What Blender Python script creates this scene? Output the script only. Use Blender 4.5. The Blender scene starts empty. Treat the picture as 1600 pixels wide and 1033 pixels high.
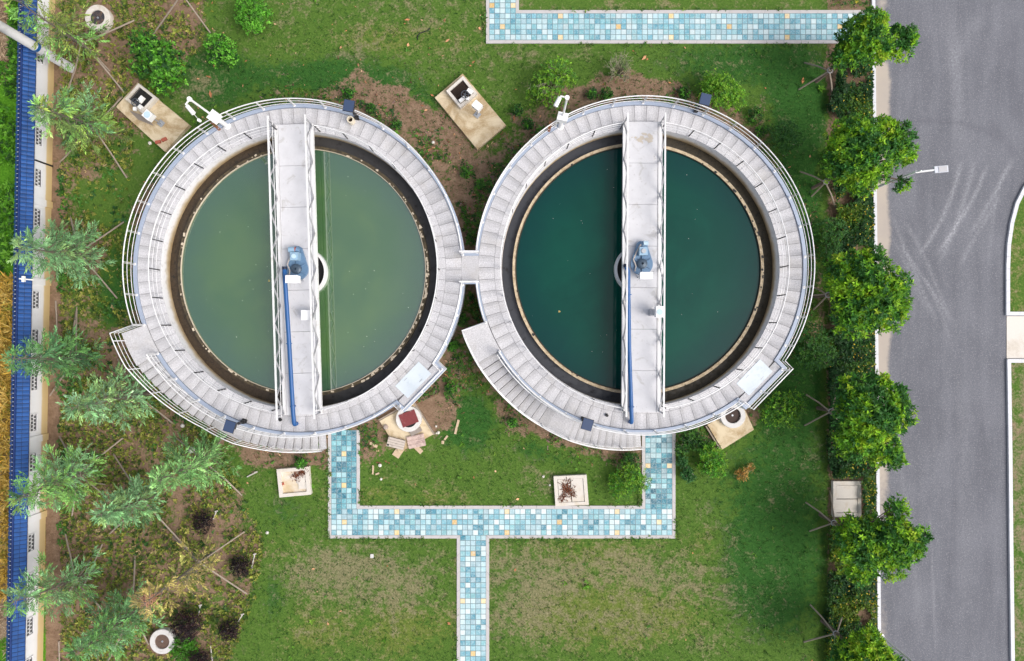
import bpy, math, random
import numpy as np
from mathutils import Vector

# ------------------------------------------------------------------ camera, sky, sun, exposure
scene = bpy.context.scene
COL = scene.collection
H = 35.0                     # height of the drone above the lawn, metres
cd = bpy.data.cameras.new('camera'); cam = bpy.data.objects.new('camera', cd); COL.objects.link(cam)
cd.sensor_width = 36.0; cd.lens = 36.0 * H / (1600 / 30.0); cd.clip_start = 0.5; cd.clip_end = 4000
cam.location = (0, 0, H); cam.rotation_euler = (0, 0, 0)
scene.camera = cam
SUN_EL, SUN_AZ = 50.0, 112.0           # azimuth clockwise from image-up (north)
world = bpy.data.worlds.new('World'); scene.world = world; world.use_nodes = True
wn = world.node_tree.nodes; wl = world.node_tree.links
for n in list(wn): wn.remove(n)
wo = wn.new('ShaderNodeOutputWorld'); bg = wn.new('ShaderNodeBackground'); sk = wn.new('ShaderNodeTexSky')
sk.sky_type = 'NISHITA'; sk.sun_disc = False; sk.sun_elevation = math.radians(SUN_EL); sk.sun_rotation = math.radians(SUN_AZ)
sk.air_density = 1.0; sk.dust_density = 5.0; sk.ozone_density = 0.5
hs = wn.new('ShaderNodeHueSaturation'); hs.inputs['Saturation'].default_value = 0.5   # thin overcast pales the blue
wl.new(sk.outputs[0], hs.inputs['Color']); wl.new(hs.outputs[0], bg.inputs[0]); wl.new(bg.outputs[0], wo.inputs[0]); bg.inputs[1].default_value = 0.15
sd = bpy.data.lights.new('sun', 'SUN'); sun = bpy.data.objects.new('sun', sd); COL.objects.link(sun)
sd.energy = 1.0; sd.angle = math.radians(32); sd.color = (1.0, 0.95, 0.88)
_e, _a = math.radians(SUN_EL), math.radians(SUN_AZ)
sdir = Vector((math.sin(_a) * math.cos(_e), math.cos(_a) * math.cos(_e), math.sin(_e)))
sun.rotation_euler = sdir.to_track_quat('Z', 'Y').to_euler(); sun.location = (0, 0, 60)
scene.view_settings.view_transform = 'Standard'; scene.view_settings.look = 'None'
scene.view_settings.exposure = 0.42; scene.view_settings.gamma = 1.0
try: scene.view_settings.use_curve_mapping = False
except Exception: pass

rng = np.random.default_rng(7)
random.seed(7)
PI = math.pi

def W(px, py, z=0.0):
    """point at height z that is seen at pixel (px, py) of the 1600 px wide photo"""
    k = (H - z) / H / 30.0
    return Vector(((px - 800) * k, (516.5 - py) * k, z))
def lin(r, g, b, m=1.0):
    def f(c):
        c /= 255.0
        return (c / 12.92 if c <= 0.04045 else ((c + 0.055) / 1.055) ** 2.4) * m
    return (f(r), f(g), f(b))

# ------------------------------------------------------------------ materials
MATS = {}
class NT:
    def __init__(s, name):
        s.m = bpy.data.materials.new(name); s.m.use_nodes = True
        s.n = s.m.node_tree.nodes; s.l = s.m.node_tree.links
        s.b = s.n['Principled BSDF']; s.out = s.n['Material Output']
        MATS[name] = s.m
    def new(s, t, **kw):
        n = s.n.new(t)
        for k, v in kw.items(): setattr(n, k, v)
        return n
    def put(s, sock, v):
        if hasattr(v, 'is_linked') or isinstance(v, bpy.types.NodeSocket): s.l.new(v, sock)
        else:
            if isinstance(v, (tuple, list)) and len(v) == 3 and sock.type == 'RGBA': v = (*v, 1)
            sock.default_value = v
    def pos(s):
        g = s.new('ShaderNodeNewGeometry'); return g.outputs['Position']
    def obj(s):
        return s.new('ShaderNodeTexCoord').outputs['Object']
    def noise(s, scale, detail=4, rough=0.55, vec=None, dist=0.0, col=False):
        n = s.new('ShaderNodeTexNoise'); n.inputs['Scale'].default_value = scale
        n.inputs['Detail'].default_value = detail; n.inputs['Roughness'].default_value = rough
        n.inputs['Distortion'].default_value = dist
        s.l.new(vec if vec is not None else s.pos(), n.inputs['Vector'])
        return n.outputs['Color' if col else 'Fac']
    def vor(s, scale, feature='F1', vec=None, out='Distance'):
        n = s.new('ShaderNodeTexVoronoi'); n.feature = feature; n.inputs['Scale'].default_value = scale
        s.l.new(vec if vec is not None else s.pos(), n.inputs['Vector'])
        return n.outputs[out]
    def ramp(s, fac, stops, interp='LINEAR'):
        n = s.new('ShaderNodeValToRGB'); n.color_ramp.interpolation = interp
        e = n.color_ramp.elements
        while len(e) > 1: e.remove(e[-1])
        e[0].position = stops[0][0]; e[0].color = (*stops[0][1], 1)
        for p, c in stops[1:]:
            x = e.new(p); x.color = (*c, 1)
        s.put(n.inputs[0], fac); return n.outputs[0]
    def math(s, op, a, b=0.0, c=0.0, clamp=False):
        n = s.new('ShaderNodeMath', operation=op); n.use_clamp = clamp
        s.put(n.inputs[0], a); s.put(n.inputs[1], b); s.put(n.inputs[2], c); return n.outputs[0]
    def mix(s, f, a, b, mode='MIX'):
        n = s.new('ShaderNodeMix'); n.data_type = 'RGBA'; n.blend_type = mode; n.clamp_factor = True
        s.put(n.inputs[0], f); s.put(n.inputs[6], a); s.put(n.inputs[7], b); return n.outputs[2]
    def smooth(s, x, lo, hi):
        n = s.new('ShaderNodeMapRange'); n.interpolation_type = 'SMOOTHSTEP'
        s.put(n.inputs[0], x); s.put(n.inputs[1], lo); s.put(n.inputs[2], hi); return n.outputs[0]
    def attr(s, name, out='Fac'):
        n = s.new('ShaderNodeAttribute'); n.attribute_name = name; return n.outputs[out]
    def bump(s, h, strength=0.4, dist=0.02):
        n = s.new('ShaderNodeBump'); n.inputs['Strength'].default_value = strength; n.inputs['Distance'].default_value = dist
        s.put(n.inputs['Height'], h); s.l.new(n.outputs[0], s.b.inputs['Normal'])
    def base(s, c, rough=0.7, metal=0.0, spec=0.5):
        s.put(s.b.inputs['Base Color'], c); s.put(s.b.inputs['Roughness'], rough)
        s.b.inputs['Metallic'].default_value = metal; s.b.inputs['Specular IOR Level'].default_value = spec
        return s

def plain(name, c, rough=0.6, metal=0.0, var=0.12, scale=6.0, spec=0.5, dirt=None):
    t = NT(name)
    a = tuple(x * (1 - var) for x in c); b = tuple(min(1, x * (1 + var)) for x in c)
    col = t.mix(t.noise(scale, 6), a, b)
    if dirt: col = t.mix(t.smooth(t.noise(scale * .45, 8, .7), .52, .75), col, dirt)
    t.base(col, rough, metal, spec); return t.m

def leafmat(name, rough=0.55, trans=0.32):
    t = NT(name); c = t.attr('Col', 'Color'); t.base(c, rough, 0, 0.35)
    tr = t.new('ShaderNodeBsdfTranslucent'); t.put(tr.inputs[0], t.mix(0.5, c, (0.5, 0.6, 0.05), 'MULTIPLY'))
    t.l.new(c, tr.inputs[0])
    ms = t.new('ShaderNodeMixShader'); ms.inputs[0].default_value = trans
    t.l.new(t.b.outputs[0], ms.inputs[1]); t.l.new(tr.outputs[0], ms.inputs[2]); t.l.new(ms.outputs[0], t.out.inputs[0])
    return t.m

M = MATS
leafmat('leaf'); leafmat('needle', .6, .15); leafmat('dry_leaf', .8, .1)
plain('steel', (.78, .78, .79), .42, .15, .04)
plain('dark_steel', (.045, .045, .05), .45, .3)
plain('white_paint', (.74, .74, .75), .4, 0, .05, 3, dirt=(.55, .54, .5))
plain('white_box', (.84, .84, .84), .35, 0, .02)
plain('grey_steel', (.42, .44, .47), .4, .5)
plain('blue_grey', lin(112, 146, 180, .85), .38, 0, .12, 8)
plain('pale_blue_grey', lin(150, 182, 206, .9), .38, 0, .08, 8)
plain('blue_pipe', lin(34, 94, 158, .8), .4, 0, .1, 5)
plain('navy_panel', lin(62, 78, 108, .9), .25, 0, .08)
plain('black', (.012, .012, .014), .6)
plain('bark', lin(112, 100, 88, .7), .9, 0, .25, 12)
plain('pole_wood', lin(164, 150, 136, .82), .85, 0, .3, 14)
plain('pale_wood', lin(214, 190, 160, .8), .8, 0, .2, 14)
plain('rust', lin(120, 70, 45, .8), .9, 0, .3, 20)
plain('brick', lin(185, 100, 80, .8), .9, 0, .2, 20)
plain('glass_pale', lin(200, 225, 240, .85), .15)
plain('iron', lin(62, 60, 64, .8), .6, .3, .3, 15, dirt=lin(120, 85, 60, .8))
plain('hatch_plate', lin(218, 228, 236, .9), .45, 0, .05, 3, dirt=lin(196, 210, 220, .85))
plain('kerb_stone', lin(222, 224, 230, .85), .6, 0, .08, 3)
plain('tank_kerb', lin(168, 180, 200, .85), .5, 0, .08, 4)
plain('wall_white', lin(236, 237, 242, .93), .8, 0, .04, 2)
plain('manhole_white', lin(220, 218, 216, .85), .7, 0, .06, 6, dirt=lin(190, 185, 175, .85))
plain('needle_bark', lin(120, 112, 100, .8), .9, 0, .2, 12)
plain('red_plate', lin(126, 52, 56, .85), .7, 0, .3, 9, dirt=lin(190, 165, 165, .7))
plain('teal_bag', lin(30, 100, 110, .8), .5)
plain('mud_dark', lin(62, 48, 40, .8), .95, 0, .4, 12)
def concrete(name, base, stain, amt=.55, scale=1.3):
    t = NT(name)
    n = t.noise(scale, 9, .65, t.pos(), .6); f = t.noise(22, 5, .6)
    c = t.mix(t.smooth(n, amt - .14, amt + .14), base, stain)
    c = t.mix(t.smooth(t.noise(scale * 2.3, 8, .7), .62, .8), c, tuple(x * .55 for x in stain))
    c = t.mix(t.math('MULTIPLY', t.smooth(f, .35, .7), .35), c, tuple(min(1, x * 1.15) for x in base))
    t.base(c, .85); t.bump(f, .25, .01); return t.m
concrete('slab_concrete', lin(222, 206, 176, .85), lin(176, 148, 106, .8), .5, 1.1)
concrete('grey_concrete', lin(222, 216, 208, .85), lin(196, 184, 168, .8), .6)
concrete('pit_concrete', lin(222, 215, 206, .84), lin(212, 198, 176, .82), .62, 2.0)
concrete('apron_concrete', lin(226, 220, 212, .86), lin(205, 194, 178, .82), .6, .8)
concrete('pole_concrete', lin(206, 206, 208, .85), lin(182, 182, 186, .8), .55, 1.0)
concrete('rubble', lin(196, 182, 172, .8), lin(150, 128, 120, .75), .5, 4)

def bridge_concrete():
    t = NT('bridge_concrete')
    c = t.mix(t.noise(2.0, 7, .6), lin(204, 204, 208, .84), lin(228, 228, 232, .88))
    c = t.mix(t.math('MULTIPLY', t.smooth(t.noise(1.6, 10, .72, None, .8), .54, .64), .4), c, lin(170, 166, 158, .8))
    c = t.mix(t.math('MULTIPLY', t.smooth(t.noise(7, 4, .7), .64, .72), .55), c, lin(140, 136, 132, .8))
    t.base(c, .7); return t.m
bridge_concrete()

def granite():
    t = NT('granite')
    a = t.attr('Col', 'Color')
    sp = t.noise(26, 3, .7)
    c = t.mix(t.smooth(sp, .3, .7), lin(182, 181, 184, .85), lin(226, 225, 227, .88))
    c = t.mix(t.math('MULTIPLY', t.smooth(t.noise(2.4, 6, .6), .42, .68), .25), c, lin(190, 189, 191, .85))
    c = t.mix(t.math('MULTIPLY', t.smooth(t.noise(60, 2, .5), .62, .7), .4), c, lin(130, 128, 128, .8))
    c = t.mix(t.math('MULTIPLY', t.smooth(t.noise(.8, 8, .7), .5, .72), .28), c, lin(176, 168, 154, .82))
    c = t.mix(1.0, c, a, 'MULTIPLY')
    t.base(c, .75); return t.m
granite()

def inner_wall():
    t = NT('inner_wall')
    z = t.new('ShaderNodeSeparateXYZ'); t.l.new(t.pos(), z.inputs[0])
    n = t.noise(1.6, 6, .6)
    zz = t.math('ADD', z.outputs[2], t.math('MULTIPLY', t.math('SUBTRACT', n, .5), .5))
    c = t.ramp(t.smooth(zz, 1.9, 2.75), [(0, lin(170, 146, 108, .82)), (.2, lin(206, 188, 156, .86)), (.42, lin(224, 216, 202, .88)), (.6, lin(232, 231, 232, .92)), (1, lin(236, 236, 240, .92))])
    c = t.mix(t.math('MULTIPLY', t.smooth(t.noise(5, 5, .6), .5, .7), .3), c, lin(170, 165, 160, .8))
    t.base(c, .8); return t.m
inner_wall()

def channel(name, mud, wet, cr, seed):
    t = NT(name)
    n = t.noise(.5, 4, .6); n2 = t.noise(3.2, 7, .7)
    sep = t.new('ShaderNodeSeparateXYZ'); t.l.new(t.obj(), sep.inputs[0])
    side = t.math('ADD', t.math('MULTIPLY', sep.outputs[0], seed), t.math('MULTIPLY', t.math('SUBTRACT', n, .5), 6))
    c = t.mix(t.smooth(side, -2, 3), wet, mud)
    c = t.mix(t.smooth(n2, .58, .66), c, tuple(x * .28 for x in wet))
    e = t.vor(5.5, 'DISTANCE_TO_EDGE')
    c = t.mix(t.math('MULTIPLY', t.math('SUBTRACT', 1.0, t.smooth(e, .015, .05)), t.smooth(side, 1, 3)), c, tuple(x * .3 for x in mud))
    t.base(c, t.mix(t.smooth(n2, .4, .6), (.35,) * 3, (.7,) * 3)); return t.m
channel('channel_left', lin(74, 60, 44, .7), lin(66, 65, 66, .7), 1, -1.0)
channel('channel_right', lin(66, 57, 38, .7), lin(58, 62, 72, .7), 1, 1.0)

def weir_mat(name, a, b):
    t = NT(name); c = t.mix(t.smooth(t.noise(5, 6, .65), .4, .62), a, b); t.base(c, .85); return t.m
weir_mat('weir_mossy', lin(96, 84, 62, .75), lin(60, 54, 42, .75))
weir_mat('weir_tan', lin(214, 196, 166, .85), lin(184, 164, 132, .8))
plain('weir_chip', lin(212, 198, 176, .85), .85)

def water(name, a, b, edge, R, ior):
    t = NT(name)
    n = t.noise(.22, 5, .6, t.obj(), 1.2); n2 = t.noise(.7, 5, .55, t.obj(), .6)
    f = t.math('ADD', t.math('MULTIPLY', n, .7), t.math('MULTIPLY', n2, .3))
    c = t.mix(t.smooth(f, .38, .62), a, b)
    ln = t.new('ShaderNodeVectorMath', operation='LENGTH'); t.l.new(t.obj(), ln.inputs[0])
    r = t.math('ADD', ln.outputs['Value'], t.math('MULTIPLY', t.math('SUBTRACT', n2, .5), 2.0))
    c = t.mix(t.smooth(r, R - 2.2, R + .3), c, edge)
    t.base(c, .04); t.b.inputs['IOR'].default_value = ior
    nb = t.noise(3.0, 3, .5); t.bump(nb, .02, .02); return t.m
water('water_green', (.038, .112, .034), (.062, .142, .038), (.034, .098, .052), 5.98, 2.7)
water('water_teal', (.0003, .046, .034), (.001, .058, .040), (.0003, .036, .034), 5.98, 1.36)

def ground_mat():
    t = NT('lawn_soil')
    n05 = t.noise(.55, 6, .6); n2 = t.noise(2.2, 6, .65); n9 = t.noise(9, 4, .65); n30 = t.noise(30, 3, .7)
    fine = t.math('ADD', t.math('MULTIPLY', n9, .5), t.math('MULTIPLY', n30, .5))
    g = t.ramp(fine, [(.26, (.026, .064, .012)), (.44, (.062, .130, .020)), (.58, (.098, .178, .030)), (.76, (.18, .26, .06))])
    lush = t.ramp(fine, [(.28, (.012, .050, .011)), (.46, (.027, .095, .017)), (.6, (.044, .130, .023)), (.78, (.085, .185, .036))])
    yel = t.ramp(fine, [(.26, (.042, .062, .016)), (.46, (.110, .155, .028)), (.6, (.165, .205, .045)), (.78, (.25, .28, .09))])
    dry = t.ramp(fine, [(.26, (.070, .062, .030)), (.46, (.19, .170, .092)), (.62, (.30, .265, .16)), (.78, (.42, .38, .25))])
    soil = t.ramp(t.math('ADD', t.math('MULTIPLY', fine, .6), t.math('MULTIPLY', n2, .4)),
                  [(.3, (.056, .034, .022)), (.42, (.165, .105, .068)), (.56, (.265, .180, .122)), (.75, (.42, .32, .235))])
    mid = t.math('ADD', t.math('MULTIPLY', t.math('SUBTRACT', n05, .5), .8), t.math('ADD', t.math('MULTIPLY', t.math('SUBTRACT', n2, .5), 1.5), t.math('MULTIPLY', t.math('SUBTRACT', n9, .5), 1.0)))
    def m(name, k=1.0, a=.34, b=.66): return t.smooth(t.math('ADD', t.attr(name), t.math('MULTIPLY', mid, k)), a, b)
    c = t.mix(m('yellow', .9), g, yel)
    c = t.mix(m('lush', .8), c, lush)
    c = t.mix(t.math('MULTIPLY', m('dry', 1.5, .20, .95), .85), c, dry)
    c = t.mix(m('soil', .9), c, soil)
    # field beyond the wall
    stub = t.ramp(fine, [(.28, (.10, .065, .04)), (.48, (.34, .25, .16)), (.7, (.56, .44, .31))])
    crop = t.ramp(fine, [(.28, (.09, .06, .012)), (.48, (.30, .20, .035)), (.7, (.48, .33, .07))])
    veg = t.ramp(fine, [(.28, (.014, .055, .006)), (.48, (.07, .22, .012)), (.7, (.16, .36, .03))])
    c = t.mix(m('stubble', .6), c, stub); c = t.mix(m('crop', .6), c, crop); c = t.mix(m('verdure', .9), c, veg)
    t.base(c, .95, 0, .15); t.bump(fine, .7, .06); return t.m
ground_mat()

def asphalt():
    t = NT('asphalt')
    sep = t.new('ShaderNodeSeparateXYZ'); t.l.new(t.pos(), sep.inputs[0])
    mp = t.new('ShaderNodeMapping'); mp.inputs['Scale'].default_value = (1.6, .2, 1); t.l.new(t.pos(), mp.inputs[0])
    st = t.noise(1.2, 5, .6, mp.outputs[0]); n = t.noise(.35, 6, .6); sp = t.noise(15, 4, .75); n3 = t.noise(5, 5, .65)
    c = t.mix(t.smooth(t.math('ADD', t.math('MULTIPLY', st, .5), t.math('MULTIPLY', n, .5)), .3, .7), lin(106, 108, 116, .84), lin(127, 129, 137, .84))
    c = t.mix(t.math('MULTIPLY', t.smooth(sp, .5, .70), .55), c, lin(178, 177, 182, .9))
    c = t.mix(t.math('MULTIPLY', t.smooth(t.noise(26, 3, .7), .5, .66), .6), c, lin(86, 87, 96, .9))
    c = t.mix(t.math('MULTIPLY', t.smooth(t.noise(9, 6, .75), .6, .72), .5), c, lin(182, 180, 182, .9))
    d = t.math('MULTIPLY', t.attr('dust'), t.math('MULTIPLY', t.smooth(t.noise(9, 5, .7), .3, .75), .8))
    c = t.mix(d, c, lin(192, 193, 198, .95))
    sc = t.math('MULTIPLY', t.attr('scuff'), t.math('ADD', .05, t.noise(7, 5, .7)))
    c = t.mix(sc, c, lin(80, 80, 90, .9))
    a = t.smooth(t.math('ADD', t.attr('apron'), t.math('MULTIPLY', t.math('SUBTRACT', n3, .5), .5)), .2, .8)
    c = t.mix(a, c, t.mix(t.noise(.5, 6, .6), lin(170, 162, 158, .9), lin(196, 184, 168, .9)))
    t.base(c, .9, 0, .25); t.bump(sp, .25, .008); return t.m
asphalt()

def tile_mat():
    t = NT('tile')
    c = t.attr('Col', 'Color')
    n = t.noise(11, 6, .7, None, 1.0)
    c = t.mix(t.math('MULTIPLY', t.smooth(n, .44, .62), .6), c, t.mix(.45, c, (.80, .90, .92)))
    c = t.mix(t.math('MULTIPLY', t.smooth(t.noise(17, 5, .7, None, 1.5), .56, .7), .5), c, t.mix(1.0, c, (.45, .62, .66), 'MULTIPLY'))
    c = t.mix(t.math('MULTIPLY', t.smooth(t.noise(.9, 7, .68), .54, .72), .34), c, lin(196, 196, 188, .85))
    t.base(c, .55); return t.m
tile_mat()
plain('grout', lin(128, 150, 156, .75), .9, 0, .2, 3)
plain('edging', lin(206, 202, 202, .8), .75, 0, .12, 5, dirt=lin(196, 188, 180, .85))
def roof_mat():
    t = NT('blue_tile'); c = t.attr('Col', 'Color')
    c = t.mix(t.math('MULTIPLY', t.smooth(t.noise(9, 4, .6), .5, .75), .3), c, lin(66, 106, 160, .8)); c = t.mix(t.math('MULTIPLY', t.smooth(t.noise(1.3, 7, .7), .5, .7), .35), c, lin(20, 46, 92, .8))
    t.base(c, .55, 0, .25); return t.m
roof_mat()
def wall_mat():
    t = NT('wall_panel')
    sep = t.new('ShaderNodeSeparateXYZ'); t.l.new(t.pos(), sep.inputs[0])
    zz = t.math('ADD', sep.outputs[2], t.math('MULTIPLY', t.math('SUBTRACT', t.noise(1.2, 4), .5), .12))
    c = t.ramp(t.smooth(zz, .0, 1.2), [(0, lin(206, 180, 128, .86)), (.26, lin(218, 194, 146, .87)), (.38, lin(232, 231, 232, .92)), (1, lin(238, 240, 246, .94))])
    c = t.mix(t.math('MULTIPLY', t.smooth(t.noise(3, 8, .7), .56, .76), .2), c, lin(190, 188, 186, .85))
    t.base(c, .85); return t.m
wall_mat()

# ------------------------------------------------------------------ mesh builder
class MB:
    def __init__(s): s.v = []; s.f = []; s.c = []; s.n = 0; s.cur = (1, 1, 1)
    def add(s, verts, faces, col=None):
        b = s.n; s.v.append(np.asarray(verts, float).reshape(-1, 3)); s.n += len(verts)
        c = col if col is not None else s.cur
        for f in faces: s.f.append(tuple(i + b for i in f)); s.c.append(c)
    def prism(s, poly, z0, z1, col=None, bottom=True):
        n = len(poly); z0s = z0 if hasattr(z0, '__len__') else [z0] * n; z1s = z1 if hasattr(z1, '__len__') else [z1] * n
        a = sum(poly[i][0] * poly[(i + 1) % n][1] - poly[(i + 1) % n][0] * poly[i][1] for i in range(n))
        if a < 0: poly = list(poly)[::-1]; z0s = list(z0s)[::-1]; z1s = list(z1s)[::-1]
        v = [(p[0], p[1], z) for p, z in zip(poly, z0s)] + [(p[0], p[1], z) for p, z in zip(poly, z1s)]
        f = [tuple(range(n, 2 * n))] + [(i, (i + 1) % n, n + (i + 1) % n, n + i) for i in range(n)]
        if bottom: f.append(tuple(range(n - 1, -1, -1)))
        s.add(v, f, col)
    def box(s, c, size, rot=0.0, col=None):
        """c = centre of the base, size = (x, y, height)"""
        ca, sa = math.cos(rot), math.sin(rot); hx, hy = size[0] / 2, size[1] / 2
        P = [(c[0] + x * ca - y * sa, c[1] + x * sa + y * ca) for x, y in ((-hx, -hy), (hx, -hy), (hx, hy), (-hx, hy))]
        s.prism(P, c[2], c[2] + size[2], col)
    def beam(s, p, q, w, h, col=None, up=(0, 0, 1)):
        p = Vector(p); q = Vector(q); d = (q - p).normalized(); u = Vector(up)
        x = d.cross(u)
        if x.length < 1e-4: x = d.cross(Vector((1, 0, 0)))
        x.normalize(); y = x.cross(d).normalized(); x *= w / 2; y *= h / 2
        v = [p - x - y, p + x - y, p + x + y, p - x + y, q - x - y, q + x - y, q + x + y, q - x + y]
        s.add([tuple(a) for a in v], [(0, 1, 2, 3), (7, 6, 5, 4), (0, 4, 5, 1), (1, 5, 6, 2), (2, 6, 7, 3), (3, 7, 4, 0)], col)
    def tube(s, pts, r, n=6, closed=False, col=None, caps=True):
        P = [Vector(p) for p in pts]; m = len(P)
        rs = r if hasattr(r, '__len__') else [r] * m
        ref = None; rings = []
        for i in range(m):
            if closed: d = P[(i + 1) % m] - P[i - 1]
            else: d = P[min(i + 1, m - 1)] - P[max(i - 1, 0)]
            d.normalize()
            if ref is None:
                ref = d.cross(Vector((0, 0, 1)))
                if ref.length < 1e-3: ref = Vector((1, 0, 0))
            x = ref - d * ref.dot(d)
            if x.length < 1e-5: x = d.orthogonal()
            x.normalize(); y = d.cross(x); ref = x
            rings.append([tuple(P[i] + (x * math.cos(2 * PI * k / n) + y * math.sin(2 * PI * k / n)) * rs[i]) for k in range(n)])
        v = [p for rg in rings for p in rg]; f = []
        for i in range(m if closed else m - 1):
            a, b = i * n, ((i + 1) % m) * n
            for k in range(n): f.append((a + k, b + k, b + (k + 1) % n, a + (k + 1) % n)[::-1])
        if caps and not closed: f += [tuple(range(n)), tuple(range((m - 1) * n, m * n))[::-1]]
        s.add(v, f, col)
    def lathe(s, c, prof, n=32, a0=0.0, a1=2 * PI, col=None):
        """prof = [(r, z)...] turned about the vertical axis through c"""
        full = abs(a1 - a0 - 2 * PI) < 1e-6; k = n if full else n + 1; m = len(prof); v = []
        for i in range(k):
            a = a0 + (a1 - a0) * i / n
            for r, z in prof: v.append((c[0] + r * math.cos(a), c[1] + r * math.sin(a), z))
        f = []
        for i in range(n):
            A = i * m; B = ((i + 1) % k) * m
            for j in range(m - 1): f.append((A + j, B + j, B + j + 1, A + j + 1))
        s.add(v, f, col)
    def disc(s, c, r, z, n=48, col=None):
        s.add([(c[0] + r * math.cos(2 * PI * i / n), c[1] + r * math.sin(2 * PI * i / n), z) for i in range(n)], [tuple(range(n))], col)
    def cyl(s, c, r, z0, z1, n=24, col=None):
        s.prism([(c[0] + r * math.cos(2 * PI * i / n), c[1] + r * math.sin(2 * PI * i / n)) for i in range(n)], z0, z1, col)
    def leaves(s, P, D, N, L, Wd, C):
        """P base points, D unit directions, N unit normals, L lengths, Wd widths, C colours: one diamond leaf each"""
        P = np.asarray(P); D = np.asarray(D); N = np.asarray(N)
        S = np.cross(D, N); S /= np.maximum(np.linalg.norm(S, axis=1, keepdims=True), 1e-6)
        L = np.asarray(L)[:, None]; Wd = np.asarray(Wd)[:, None]
        mid = P + D * L * .45
        V = np.stack([P, mid + S * Wd * .5 - N * L * .0, P + D * L - N * L * .12, mid - S * Wd * .5], 1).reshape(-1, 3)
        b = s.n; s.v.append(V); s.n += len(V)
        k = np.arange(len(P)) * 4 + b
        s.f += list(map(tuple, np.stack([k, k + 1, k + 2, k + 3], 1).tolist())); s.c += list(map(tuple, np.asarray(C).tolist()))
    def build(s, name, mat, parent=None, smooth=False, origin=None):
        me = bpy.data.meshes.new(name)
        V = np.concatenate(s.v) if s.v else np.zeros((0, 3))
        o = bpy.data.objects.new(name, me); COL.objects.link(o)
        if parent is not None: org = ORG[parent.name]; o.parent = parent
        elif origin is not None: org = Vector(origin); o.location = org
        else: org = Vector((0, 0, 0))
        ORG[o.name] = org
        V = V - np.array(org)
        lens = np.array([len(f) for f in s.f], np.int32)
        me.vertices.add(len(V)); me.vertices.foreach_set('co', V.astype(np.float32).ravel())
        me.loops.add(int(lens.sum())); me.loops.foreach_set('vertex_index', np.concatenate([np.array(f, np.int32) for f in s.f]) if len(set(lens)) > 1 else np.array(s.f, np.int32).ravel())
        me.polygons.add(len(lens)); me.polygons.foreach_set('loop_start', np.concatenate([[0], np.cumsum(lens)[:-1]]).astype(np.int32))
        a = me.attributes.new('Col', 'FLOAT_COLOR', 'FACE')
        cc = np.ones((len(s.c), 4), np.float32); cc[:, :3] = np.array([tuple(c)[:3] for c in s.c], np.float32); a.data.foreach_set('color', cc.ravel())
        me.update(calc_edges=True); me.validate()
        me.polygons.foreach_set('use_smooth', np.full(len(me.polygons), bool(smooth)))
        if isinstance(mat, str) and mat not in MATS: me.materials.append(None); PENDING.append((me, mat))
        else: me.materials.append(MATS[mat] if isinstance(mat, str) else mat)
        return o
PENDING = []
ORG = {}
def thing(name, label, cat, loc, group=None):
    o = bpy.data.objects.new(name, None); COL.objects.link(o); o.location = loc; o.empty_display_size = .3
    ORG[o.name] = Vector(loc); return tag(o, label, cat, group)
def tag(o, label, cat, group=None):
    o['label'] = label; o['category'] = cat
    if group: o['group'] = group
    return o
def structure(o): o['kind'] = 'structure'; return o
def stuff(o, label=None, cat=None):
    o['kind'] = 'stuff'
    if label: o['label'] = label; o['category'] = cat
    return o
def pol(c, r, deg): a = math.radians(deg); return (c[0] + r * math.cos(a), c[1] + r * math.sin(a))
def rows(n): return np.tile(np.array([[0, 0, 1.0]]), (n, 1))
def unit(a): return a / np.maximum(np.linalg.norm(a, axis=1, keepdims=True), 1e-9)
# ------------------------------------------------------------------ the ground: one sheet to the horizon, finer where the photo looks
def vnoise(x, y, s, seed):
    r = np.random.default_rng(seed); g = r.random((256, 256))
    X = x / s; Y = y / s; xi = np.floor(X).astype(int); yi = np.floor(Y).astype(int); fx = X - xi; fy = Y - yi
    fx = fx * fx * (3 - 2 * fx); fy = fy * fy * (3 - 2 * fy)
    a = g[xi % 256, yi % 256]; b = g[(xi + 1) % 256, yi % 256]; c = g[xi % 256, (yi + 1) % 256]; d = g[(xi + 1) % 256, (yi + 1) % 256]
    return a * (1 - fx) * (1 - fy) + b * fx * (1 - fy) + c * (1 - fx) * fy + d * fx * fy
def fbm(x, y, s, seed, o=4):
    t = 0; w = 0
    for i in range(o): t = t + vnoise(x, y, s / 2 ** i, seed + i) * .5 ** i; w += .5 ** i
    return t / w
def sstep(x, a, b): t = np.clip((x - a) / (b - a), 0, 1); return t * t * (3 - 2 * t)
def blobs(x, y, L):
    t = np.zeros_like(x)
    for bx, by, rx, ry, w in L: t += w * np.exp(-(((x - bx) / rx) ** 2 + ((y - by) / ry) ** 2))
    return t
def interp(y, pts):
    p = np.array(pts); return np.interp(y, p[:, 0], p[:, 1])
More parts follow.
